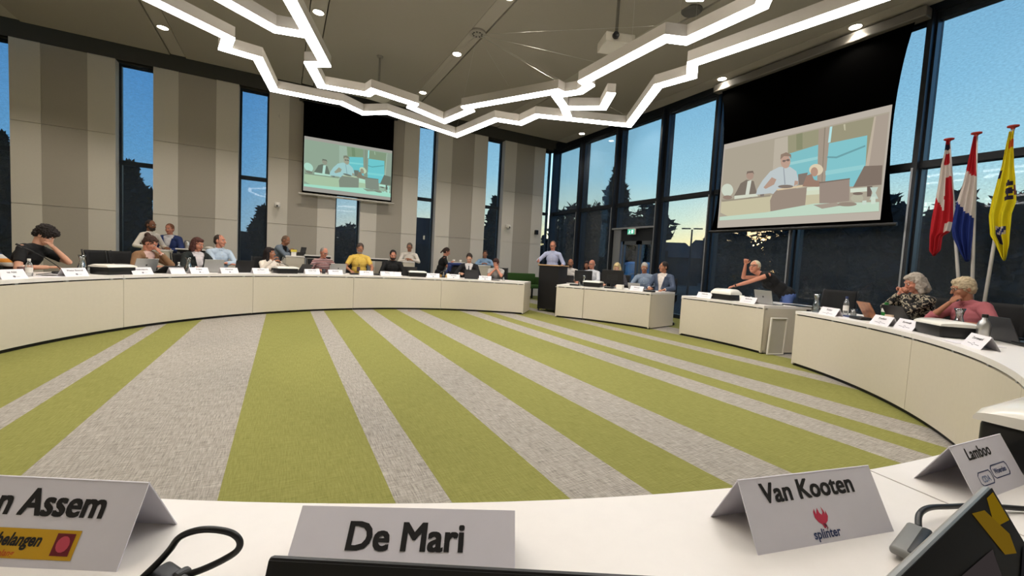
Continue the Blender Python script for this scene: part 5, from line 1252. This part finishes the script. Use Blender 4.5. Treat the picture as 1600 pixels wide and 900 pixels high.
    tr = Blob(); TM = mat('cloth %d %d %d' % trousers, trousers, 0.85, noise_amt=0.10, noise_scale=12)
    tr.ell(P+Vector((0, 0, -0.01)), (.168*s*bulk, .128*s*bulk, .115*s))
    feet = []
    for q in (-1, 1):
        hp = P+Vector((q*0.09*s, 0, -0.03))
        if stand: kn = Vector((q*0.10, -0.03, hz*0.52)); an = Vector((q*0.11, 0.0, 0.11))
        else: kn = hp+Vector((q*0.05, -0.41*s, 0.0)); kn.z = hz-0.04; an = Vector((kn.x, kn.y+0.02, 0.11))
        tr.cap(hp, kn, .082*s*bulk, .060*s); tr.cap(kn, an, .060*s, .048*s, flat=0.4); feet.append(an)
    tr.fuse('trousers', TM, root, 0.010, 2)
    for a in feet:
        sh = Blob(); sh.cap(Vector((a.x, a.y+0.03, 0.05)), Vector((a.x, a.y-0.15, 0.038)), .044, .036); sh.cap(Vector((a.x, a.y+0.01, 0.05)), Vector((a.x, a.y, 0.12)), .042, .045)
        sh.fuse('shoe', M_black, root, 0.010, 1)
    return root
def toc(x, y, extra=0.0):
    d = Vector((CX-x, CY-y)).normalized(); a = radians(extra); return (d.x*cos(a)-d.y*sin(a), d.x*sin(a)+d.y*cos(a))
def seated(label, x, y, zt, turn=0.0, chair_label=None, hide_chair=False, group=None, **kw):
    f_ = toc(x, y, turn); kw.setdefault('hands', ((-.2, .44, .79), (.2, .44, .79)))
    p = person(label, (x, y, zt), f_, group=group, **kw)
    if chair_label: chair(p.location.x, p.location.y+0.0, p.rotation_euler.z, chair_label)
    return p

stripe = mat('striped knit', (210, 205, 200), 0.9)
def striped_mat(name, cols, period, axis='Z'):
    m = bpy.data.materials.new(name); m.use_nodes = True; nt = NT(m.node_tree); b = m.node_tree.nodes['Principled BSDF']; b.inputs['Roughness'].default_value = 0.9
    tc = nt.n('ShaderNodeTexCoord'); sx = nt.n('ShaderNodeSeparateXYZ'); nt.l(tc.outputs['Object'], sx.inputs[0])
    d = nt.n('ShaderNodeMath', operation='DIVIDE'); d.inputs[1].default_value = period; nt.l(sx.outputs[axis], d.inputs[0]); fr = nt.n('ShaderNodeMath', operation='FRACT'); nt.l(d.outputs[0], fr.inputs[0])
    cr = nt.n('ShaderNodeValToRGB'); cr.color_ramp.interpolation = 'CONSTANT'; nt.l(fr.outputs[0], cr.inputs['Fac']); e = cr.color_ramp.elements
    e[0].position = 0; e[0].color = rgb(*cols[0]); e[1].position = 1/len(cols); e[1].color = rgb(*cols[1])
    for i, c in enumerate(cols[2:]): q = e.new((i+2)/len(cols)); q.color = rgb(*c)
    nt.l(cr.outputs['Color'], b.inputs['Base Color']); return m
M_knit = striped_mat('blue white orange knit', [(210, 205, 200), (40, 70, 120), (196, 190, 186), (60, 40, 36), (214, 206, 196), (214, 140, 50)], 0.30)
M_scarf = striped_mat('rose and dark stripes', [(196, 150, 146), (70, 50, 56), (206, 170, 166), (96, 62, 66)], 0.075)
M_wstr = striped_mat('white and black bands', [(214, 208, 204), (214, 208, 204), (214, 208, 204), (50, 50, 60)], 0.12)
def pattern_mat(name, c0, c1, scale, thr):
    m = bpy.data.materials.new(name); m.use_nodes = True; nt = NT(m.node_tree); b = m.node_tree.nodes['Principled BSDF']; b.inputs['Roughness'].default_value = 0.85
    tc = nt.n('ShaderNodeTexCoord'); nz = nt.n('ShaderNodeTexNoise'); nz.inputs['Scale'].default_value = scale; nz.inputs['Detail'].default_value = 1; nz.inputs['Distortion'].default_value = 1.5; nt.l(tc.outputs['Object'], nz.inputs['Vector'])
    cr = nt.n('ShaderNodeValToRGB'); cr.color_ramp.elements[0].position = thr-0.02; cr.color_ramp.elements[1].position = thr+0.02; cr.color_ramp.elements[0].color = rgb(*c0); cr.color_ramp.elements[1].color = rgb(*c1)
    nt.l(nz.outputs['Fac'], cr.inputs['Fac']); nt.l(cr.outputs['Color'], b.inputs['Base Color']); return m
M_blouse = pattern_mat('black and cream patterned cloth', (18, 16, 18), (176, 164, 142), 22, 0.54)

# far row, left to right
seated('person in a striped blue, white and orange jumper, cut by the left edge', -3.16, 7.42, 1.275, turn=0, lean=12, shirt_m=M_knit, hair='wave', hair_c=(120, 70, 60), skin='rosy', hands=((-.22, .40, .80), (.24, .42, .80)), s=0.97, bulk=1.15, chair_label='black office chair under the striped jumper')
seated('person with dark curly hair in a black T-shirt, head bowed on one hand', -2.78, 7.92, 1.325, turn=18, lean=30, side_lean=6, head_pitch=38, head_yaw=8, shirt=(14, 14, 16), sleeve='short', hair='curly', hair_c=(30, 22, 20), skin='light', hands=((-.10, .46, .80), (.10, .40, 1.06)), poles=(None, (0.5, 0.6, -0.9)), vox=0.0058, curl=(0.6, 1.0), palms=(None, (-0.3, -0.8, 0.2)), chair_label='black office chair under the reading person')
x, y = ringp(136.1, 6.05); chair(x, y, radians(136.1-90+12), 'empty black chair with mesh back, between the curly-haired person and the woman with the bun')
seated('woman with brown hair bun in a tan jacket, hand at her face', -1.93, 9.02, 1.30, turn=20, lean=20, head_pitch=34, head_yaw=12, shirt=(214, 180, 170), jacket=(134, 100, 70), female=True, hair='bun', hair_c=(62, 40, 32), skin='rosy', hands=((-.16, .42, .80), (.12, .30, 1.03)), poles=(None, (0.5, 0.6, -0.9)), curl=(0.5, 1.0), palms=(None, (-0.3, -0.8, 0.2)), chair_label='black office chair under the tan jacket')
seated('smiling woman with auburn hair, dark cardigan over a white top', -1.38, 9.60, 1.335, turn=4, lean=8, head_pitch=16, head_yaw=16, shirt=(222, 214, 214), jacket=(22, 30, 30), female=True, hair='bob', hair_c=(74, 40, 34), skin='rosy', mouth_open=True, chair_label='black office chair under the dark cardigan')
seated('man in a pale blue shirt looking to the right with folded arms', -1.08, 9.95, 1.425, turn=2, lean=2, head_pitch=0, head_yaw=32, shirt=(176, 192, 208), collar=True, hair='crop', hair_c=(54, 42, 36), skin='rosy', hands=((.05, .30, .86), (-.04, .33, .88)), poles=((-1, 0.1, -0.5), (1, 0.1, -0.5)), vox=0.006, chair_label='black office chair under the pale blue shirt')
seated('woman with long dark hair in a white top turned to the right, hands raised', -0.24, 10.20, 1.235, turn=10, lean=-4, head_pitch=4, head_yaw=36, shirt=(226, 216, 204), female=True, hair='long', hair_c=(30, 20, 20), skin='tan', hands=((-.14, .30, .98), (-.02, .34, .94)), poles=((-0.8, 0.3, -0.8), (0.8, 0.3, -0.8)), curl=(1.0, 1.0), s=0.97, chair_label='black office chair under the long-haired woman')
seated('elderly person with short grey hair, glasses and a striped rose scarf top', 0.82, 10.50, 1.30, turn=2, lean=16, head_pitch=22, head_yaw=14, shirt_m=M_scarf, glasses=True, hair='crop', hair_c=(140, 134, 128), skin='rosy', s=0.97, chair_label='wide black chair behind the striped scarf')
seated('man with grey beard in a yellow T-shirt with a lanyard badge', 1.62, 10.66, 1.445, turn=0, lean=4, head_pitch=24, head_yaw=-8, head_roll=6, shirt=(220, 184, 84), sleeve='short', lanyard=True, beard=(150, 140, 132), hair='short', hair_c=(72, 60, 54), skin='tan', hands=((-.26, .34, .80), (.20, .40, .79)), bulk=1.12, vox=0.006, chair_label='black office chair under the yellow T-shirt')
seated('bearded man in a black sweater behind a black laptop', 2.40, 10.64, 1.335, turn=-4, lean=10, head_pitch=16, shirt=(15, 15, 17), beard=(30, 22, 20), hair='short', hair_c=(26, 20, 18), skin='rosy', hands=((-.14, .42, .79), (.14, .42, .79)), bulk=1.15, chair_label='black office chair under the bearded man')
seated('man in a dark suit and tie looking down at his phone', 4.24, 10.16, 1.355, turn=-2, lean=12, head_pitch=32, shirt=(222, 218, 216), jacket=(22, 22, 27), tie=(40, 38, 50), collar=True, hair='short', hair_c=(40, 30, 26), skin='light', hands=((-.20, .40, .84), (.12, .40, .82)), curl=(1.1, 0.6), chair_label='black office chair under the dark suit')
seated('person in a grey T-shirt resting the mouth on both hands', 4.86, 9.85, 1.262, turn=-8, lean=20, head_pitch=20, head_yaw=-6, shirt=(172, 168, 164), sleeve='short', hair='wave', hair_c=(66, 40, 36), skin='rosy', hands=((.0, .30, .98), (.06, .31, 1.0)), poles=((-0.4, 0.8, -0.9), (0.5, 0.8, -0.9)), curl=(1.0, 1.0), palms=((.3, -.8, .2), (-.3, -.8, .2)), s=0.95, chair_label='black office chair under the grey T-shirt')
# standing or at high tables behind the far row
person('standing man in a white shirt with dark beard, facing right', (-2.56, 12.0, 1.70), (0.85, -0.5), lean=2, stand=True, shirt=(220, 212, 202), collar=True, hair='crop', hair_c=(40, 32, 30), beard=(40, 32, 30), skin='brown', hands=((-.22, .22, 1.08), (.18, .24, 1.10)), head_pitch=6)
person('standing man in a blue blazer, laughing, beside the white shirt', (-2.32, 12.45, 1.66), (-0.25, -1.0), lean=3, stand=True, shirt=(214, 212, 216), jacket=(38, 54, 104), collar=True, hair='short', hair_c=(110, 72, 50), skin='rosy', hands=((-.12, .26, 1.06), (.10, .27, 1.05)), head_pitch=4, mouth_open=True)
person('man in a blue-grey blazer leaning over a high cabinet, hand at his mouth', (0.06, 12.15, 1.55), (0.90, -0.45), lean=28, stand=True, shirt=(28, 28, 32), jacket=(112, 124, 138), hair='crop', hair_c=(120, 96, 80), skin='tan', hands=((.04, .42, 1.18), (.22, .40, 1.12)), poles=((-.5, .6, -.9), None), head_pitch=26, curl=(1.0, .5))
person('standing grey-haired man in white shirt and glasses, arms on a slim white cabinet', (3.20, 12.15, 1.59), (-0.25, -1), lean=6, stand=True, shirt=(216, 208, 198), sleeve='long', collar=True, hair='short', hair_c=(96, 86, 78), skin='tan', glasses=True, hands=((-.04, .34, 1.10), (.04, .32, 1.12)), poles=((-1, .1, -.6), (1, .1, -.6)), head_pitch=14, head_yaw=-6, group=None)
person('person in black with a ponytail, in profile at a high table', (4.28, 12.0, 1.52), (0.97, -0.25), lean=18, shirt=(18, 18, 21), sleeve='short', hair='pony', hair_c=(52, 36, 30), skin='rosy', hands=((-.12, .36, 1.08), (.12, .38, 1.08)), head_pitch=22, stand=True)
person('man in a light blue shirt seated behind a white high table, arms on it', (5.74, 12.45, 1.53), (-0.45, -0.9), lean=8, shirt=(140, 172, 206), hair='short', hair_c=(52, 38, 32), skin='tan', hands=((-.06, .34, 1.10), (.06, .36, 1.10)), poles=((-1, .1, -.4), (1, .1, -.4)), head_pitch=10, stand=True)
# speaker behind the lectern
person('man in a pale blue shirt and glasses speaking behind the black lectern', (6.27, 9.36, 1.81), (-0.72, -0.70), lean=5, stand=True, shirt=(176, 184, 214), sleeve='half', collar=True, glasses=True, hair='crop', hair_c=(106, 76, 60), skin='rosy', hands=((-.30, .36, 1.26), (.24, .26, 1.08)), head_pitch=18, head_yaw=-4, vox=0.0058, curl=(0.25, 0.8), palms=((0.2, 1, 0.3), None), mouth_open=True)
# behind the desks at the window side
seated('bald bearded man in a white shirt, second row right of the lectern', 7.02, 9.55, 1.375, turn=0, lean=4, head_pitch=6, shirt=(222, 216, 210), hair='bald', hair_c=(80, 60, 50), beard=(80, 64, 56), skin='tan', collar=True, s=0.97, chair_label='black chair in the second row by the lectern')
seated('dark-haired person half hidden behind a monitor', 7.62, 9.58, 1.345, turn=0, lean=4, head_pitch=6, shirt=(60, 50, 56), hair='bob', female=True, hair_c=(40, 26, 28), skin='tan', s=0.94, chair_label='black chair behind the monitor, second row')
seated('man with white hair and glasses in a white shirt between the two monitors', 7.16, 8.80, 1.375, turn=-8, lean=2, head_pitch=2, head_yaw=-8, shirt=(216, 218, 224), glasses=True, hair='bald', hair_c=(196, 190, 184), skin='rosy', collar=True, chair_label='black chair right of the nearer monitor')
seated('blonde person of whom only the crown shows over the monitor', 7.10, 7.77, 1.31, turn=0, lean=10, head_pitch=25, shirt=(60, 60, 66), female=True, hair='bob', hair_c=(196, 176, 130), skin='light', s=0.96, chair_label='black chair hidden by the larger monitor')
seated('grey-haired man in a grey-blue shirt looking down, in front of the glass door', 7.44, 7.22, 1.345, turn=10, lean=10, side_lean=-4, head_pitch=26, head_yaw=10, shirt=(134, 150, 170), hair='short', hair_c=(176, 170, 162), skin='tan', collar=True, chair_label='black chair under the grey-haired man by the door')
seated('dark-haired man in a blue suit jacket and white shirt looking left', 7.40, 6.62, 1.39, turn=4, lean=-2, head_pitch=0, head_yaw=-34, shirt=(226, 216, 208), jacket=(72, 84, 106), collar=True, hair='short', hair_c=(36, 28, 26), skin='tan', hands=((-.14, .36, .80), (.18, .34, .78)), vox=0.006, chair_label='black chair under the blue suit jacket')
person('blonde woman in a sleeveless black top bending over the desk, lifting her glasses', (7.48, 4.62, 1.46), (-0.52, 0.60), lean=52, stand=True, tyaw=8, female=True, shirt=(12, 12, 14), sleeve='none', trousers=(78, 100, 156), hair='short', hair_c=(206, 194, 166), skin='rosy', hands=((-.02, .69, 1.38), (.06, .96, .93)),
       head_pitch=-14, head_yaw=48, vox=0.0052, curl=(1.1, 0.9), poles=((-.3, .8, -1), (.4, -.2, -.6)), palms=((.3, .2, -1), None), glasses=True, watch=1, s=1.04)
x, y = ringp(-15.2, 5.85); chair(x, y, radians(-15-90+20), 'empty black chair between the leaning woman and the glass carafe')
seated('woman with a grey bob and patterned blouse, hands clasped before her mouth', 7.02, 2.26, 1.325, turn=-6, lean=14, head_pitch=24, head_yaw=-14, female=True, shirt_m=M_blouse, hair='bob', hair_c=(170, 160, 148), skin='rosy', hands=((.0, .33, 1.06), (.05, .33, 1.06)), poles=((-.6, .5, -.9), (.6, .5, -.9)), curl=(1.2, 1.2), palms=((1, .2, 0), (-1, .2, 0)), watch=1, vox=0.0055, bulk=1.12, chair_label='black chair under the patterned blouse')
seated('woman with short grey-blonde hair in a pink shirt, chin on her hand', 6.70, 1.74, 1.292, turn=2, lean=18, side_lean=-4, head_pitch=16, head_yaw=-16, female=True, shirt=(166, 92, 98), sleeve='half', collar=True, hair='wave', hair_c=(190, 172, 142), skin='tan', glasses=True, hands=((-.06, .32, 1.00), (.26, .44, .80)), poles=((-.5, .6, -.9), None), curl=(1.2, .4), palms=((.4, -.8, .2), None), vox=0.0055, bulk=1.25, chair_label='black chair under the pink shirt')
x, y = ringp(-40.5, 6.15); chair(x, y, radians(-40-90), 'black chair at the right edge behind the pink shirt')
x, y = ringp(69.5, 6.35); chair(x, y, radians(69.5-90), 'black chair with a blue jacket hung over it')
b = Blob(); 
for q in (-1, 1): b.cap((q*0.10, 0.30, 1.04), (q*0.27, 0.27, 0.80), 0.05, 0.045); b.cap((q*0.18, 0.26, 0.98), (q*0.20, 0.30, 0.70), 0.06, 0.07)
b.cap((-0.20, 0.27, 1.05), (0.20, 0.27, 1.05), 0.045, 0.045); b.cap((-0.14, 0.32, 0.85), (0.14, 0.32, 0.85), 0.05, 0.05)
jr = thing('jacket', 'blue jacket draped over the chair back left of the dark suit', 'jacket', (x, y, 0), radians(69.5-90)); b.fuse('cloth', mat('navy blue jacket cloth', (44, 58, 108), 0.85, bump=0.3, bump_scale=20), jr, 0.008, 2, 0.008, 9)

# ------------------------------------------------------------------ high white cabinets, bench, tables and small things behind the far row
def cabinet(x, y, w, d, h, label, rz=0.0):
    t = thing('high_cabinet', label, 'cabinet', (x, y, 0), rz, 'high white cabinets')
    b = MB(); b.rbox((0, 0, h/2-0.015), (w, d, h-0.03), 0.006); b.build('body', M_desk, t)
    b = MB(); b.rbox((0, 0, h-0.015), (w+0.02, d+0.02, 0.03), 0.005); b.build('top', M_top, t)
    b = MB(); b.box((0, -d/2-0.002, h/2), (w-0.04, 0.004, h-0.12)); b.build('door', M_desk, t)
cabinet(0.26, 11.62, 0.40, 0.42, 1.06, 'high white cabinet under the yellow-topped card, left of the striped scarf')
cabinet(3.04, 11.75, 0.30, 0.36, 1.06, 'slim high white cabinet under the arms of the grey-haired standing man')
cabinet(-2.19, 11.42, 0.16, 0.40, 1.06, 'narrow white cabinet edge between the bun and the dark cardigan')
cabinet(5.34, 12.05, 0.66, 0.40, 1.05, 'white high table between the dark suit and the light blue shirt')
def high_table(x, y, w, label):
    t = thing('high_table', label, 'table', (x, y, 0), 0, 'dark high tables at the back wall')
    b = MB(); b.rbox((0, 0, 1.085), (w, 0.45, 0.03), 0.006); b.build('tabletop', M_top, t); b = MB(); b.box((0, 0, 1.045), (w-0.04, 0.41, 0.05)); b.build('apron', M_black, t)
    for a in (-1, 1):
        for c_ in (-1, 1): b = MB(); b.box((a*(w/2-0.05), c_*0.17, 0.51), (0.045, 0.045, 1.02)); b.build('leg', M_frame_l, t)
high_table(2.35, 12.35, 0.55, 'high table with white top behind the bearded man')
high_table(0.80, 12.35, 0.66, 'high table with white top right of the leaning man in the blazer')
high_table(-1.75, 12.45, 0.85, 'high table with coffee pots behind the auburn-haired woman')
high_table(4.75, 12.55, 0.60, 'high table with white cups right of the person in black')
t = thing('coffee_pot', 'steel coffee pot on the high table above the auburn hair', 'pot', (-1.98, 12.42, 1.10), 0)
b = MB(); b.lathe([(0.0, 0.0), (0.07, 0.0), (0.075, 0.08), (0.06, 0.16), (0.045, 0.19), (0.0, 0.20)], n=20); b.build('body', M_steel, t, smooth=True)
b = MB(); b.tube([(0.06, 0, 0.16), (0.12, 0, 0.14), (0.12, 0, 0.06), (0.07, 0, 0.04)], 0.008, 8); b.build('handle', M_black, t, smooth=True)
b = MB(); b.tube([(-0.06, 0, 0.10), (-0.10, 0, 0.16)], [0.014, 0.008], 8); b.build('spout', M_steel, t, smooth=True)
t = thing('steel_dish', 'low steel dish on the high table left of the pale blue shirt', 'dish', (-1.56, 12.42, 1.10), 0)
b = MB(); b.lathe([(0.0, 0.0), (0.09, 0.0), (0.13, 0.04), (0.12, 0.04), (0.0, 0.012)], n=24); b.build('bowl', M_steel, t, smooth=True)
b = MB(); b.lathe([(0.10, 0.041), (0.06, 0.07), (0.0, 0.08)], n=24); b.build('lid', M_white, t, smooth=True)
t = thing('table_card', 'card with a yellow upper half standing on the high white cabinet', 'card', (0.23, 11.58, 1.06), 0)
b = MB(); b.box((0, 0, 0.065), (0.11, 0.004, 0.13), rot=Matrix.Rotation(radians(-8), 3, 'X')); b.build('card', M_white, t); b = MB(); b.box((0, -0.006, 0.125), (0.13, 0.004, 0.055), rot=Matrix.Rotation(radians(-8), 3, 'X')); b.build('yellow_print', mat('yellow print', (226, 208, 70), 0.5), t)
laptop(0.47, 12.28, radians(60), 'small dark laptop on the high table right of the leaning man', M_dgrey, 12, None, 0.26, 0.18, z=1.10)
laptop(0.36, 11.66, radians(150), 'open tablet under the hands of the man in the blue-grey blazer', M_silver, 60, None, 0.22, 0.16, 'tablet_computer', base=False, z=1.06)
for xx, lab in ((4.70, 'white cup on the high table right of the person in black'), (4.92, 'second white cup on the high table near the dark suit')):
    m = MB(); m.lathe([(0.0, 0.0), (0.03, 0.0), (0.04, 0.08), (0.036, 0.08), (0.028, 0.006), (0.0, 0.006)], n=18); tag(m.build('cup', M_white, None, (xx, 12.5, 1.10), smooth=True), lab, 'cup', 'cups on the high tables')
t = thing('bench', 'dark green upholstered bench behind the lectern end of the long row', 'bench', (6.98, 12.2, 0), 0)
M_grn = mat('dark green felt', (52, 84, 34), 0.95, bump=0.3, bump_scale=120)
b = MB(); b.rbox((0, 0, 0.42), (1.35, 0.58, 0.12), 0.03, seg=3); b.build('seat', M_grn, t, auto=40)
b = MB(); b.rbox((0, 0.24, 0.66), (1.35, 0.12, 0.36), 0.03, seg=3); b.build('backrest', M_grn, t, auto=40)
b = MB(); b.rbox((0.70, 0.0, 0.58), (0.10, 0.58, 0.30), 0.03, seg=3); b.build('armrest', M_grn, t, auto=40)
for a in (-1, 1):
    for c_ in (-1, 1): b = MB(); b.box((a*0.60, c_*0.24, 0.18), (0.05, 0.05, 0.36)); b.build('leg', M_black, t)
# second row table with laptops right of the lectern
t = thing('side_table', 'low white table in the second row right of the lectern', 'table', (6.42, 9.05, 0), radians(-45))
b = MB(); b.rbox((0, 0, 0.725), (0.9, 0.5, 0.03), 0.005); b.build('tabletop', M_top, t)
for a in (-1, 1):
    for c_ in (-1, 1): b = MB(); b.box((a*0.41, c_*0.21, 0.355), (0.04, 0.04, 0.71)); b.build('leg', M_frame_l, t)
laptop(6.55, 8.95, radians(-50), 'open dark laptop on the second row table', M_dgrey, 20, None, 0.28, 0.19)
# bag on the floor between the two desks
x, y = ringp(8.2, 5.55); t = thing('backpack', 'black and yellow-green backpack on the floor in the gap between the two desks', 'bag', (x, y, 0), radians(-80))
b = Blob(); b.ell((0, 0, 0.22), (0.19, 0.13, 0.22)); b.ell((0, 0.0, 0.10), (0.20, 0.14, 0.10)); b.fuse('body', M_blackm, t, 0.010, 2, 0.01, 9)
b = Blob(); b.ell((0, -0.09, 0.27), (0.12, 0.07, 0.10)); b.cap((-0.10, -0.10, 0.30), (-0.12, -0.11, 0.10), 0.03, 0.03); b.fuse('pocket', pattern_mat('olive yellow pocket', (40, 38, 16), (128, 118, 40), 14, 0.5), t, 0.008, 2, 0.006, 14)
b = MB(); b.tube([(-0.05, 0, 0.42), (-0.04, 0, 0.47), (0.04, 0, 0.47), (0.05, 0, 0.42)], 0.008, 8); b.build('grab_loop', M_black, t, smooth=True)
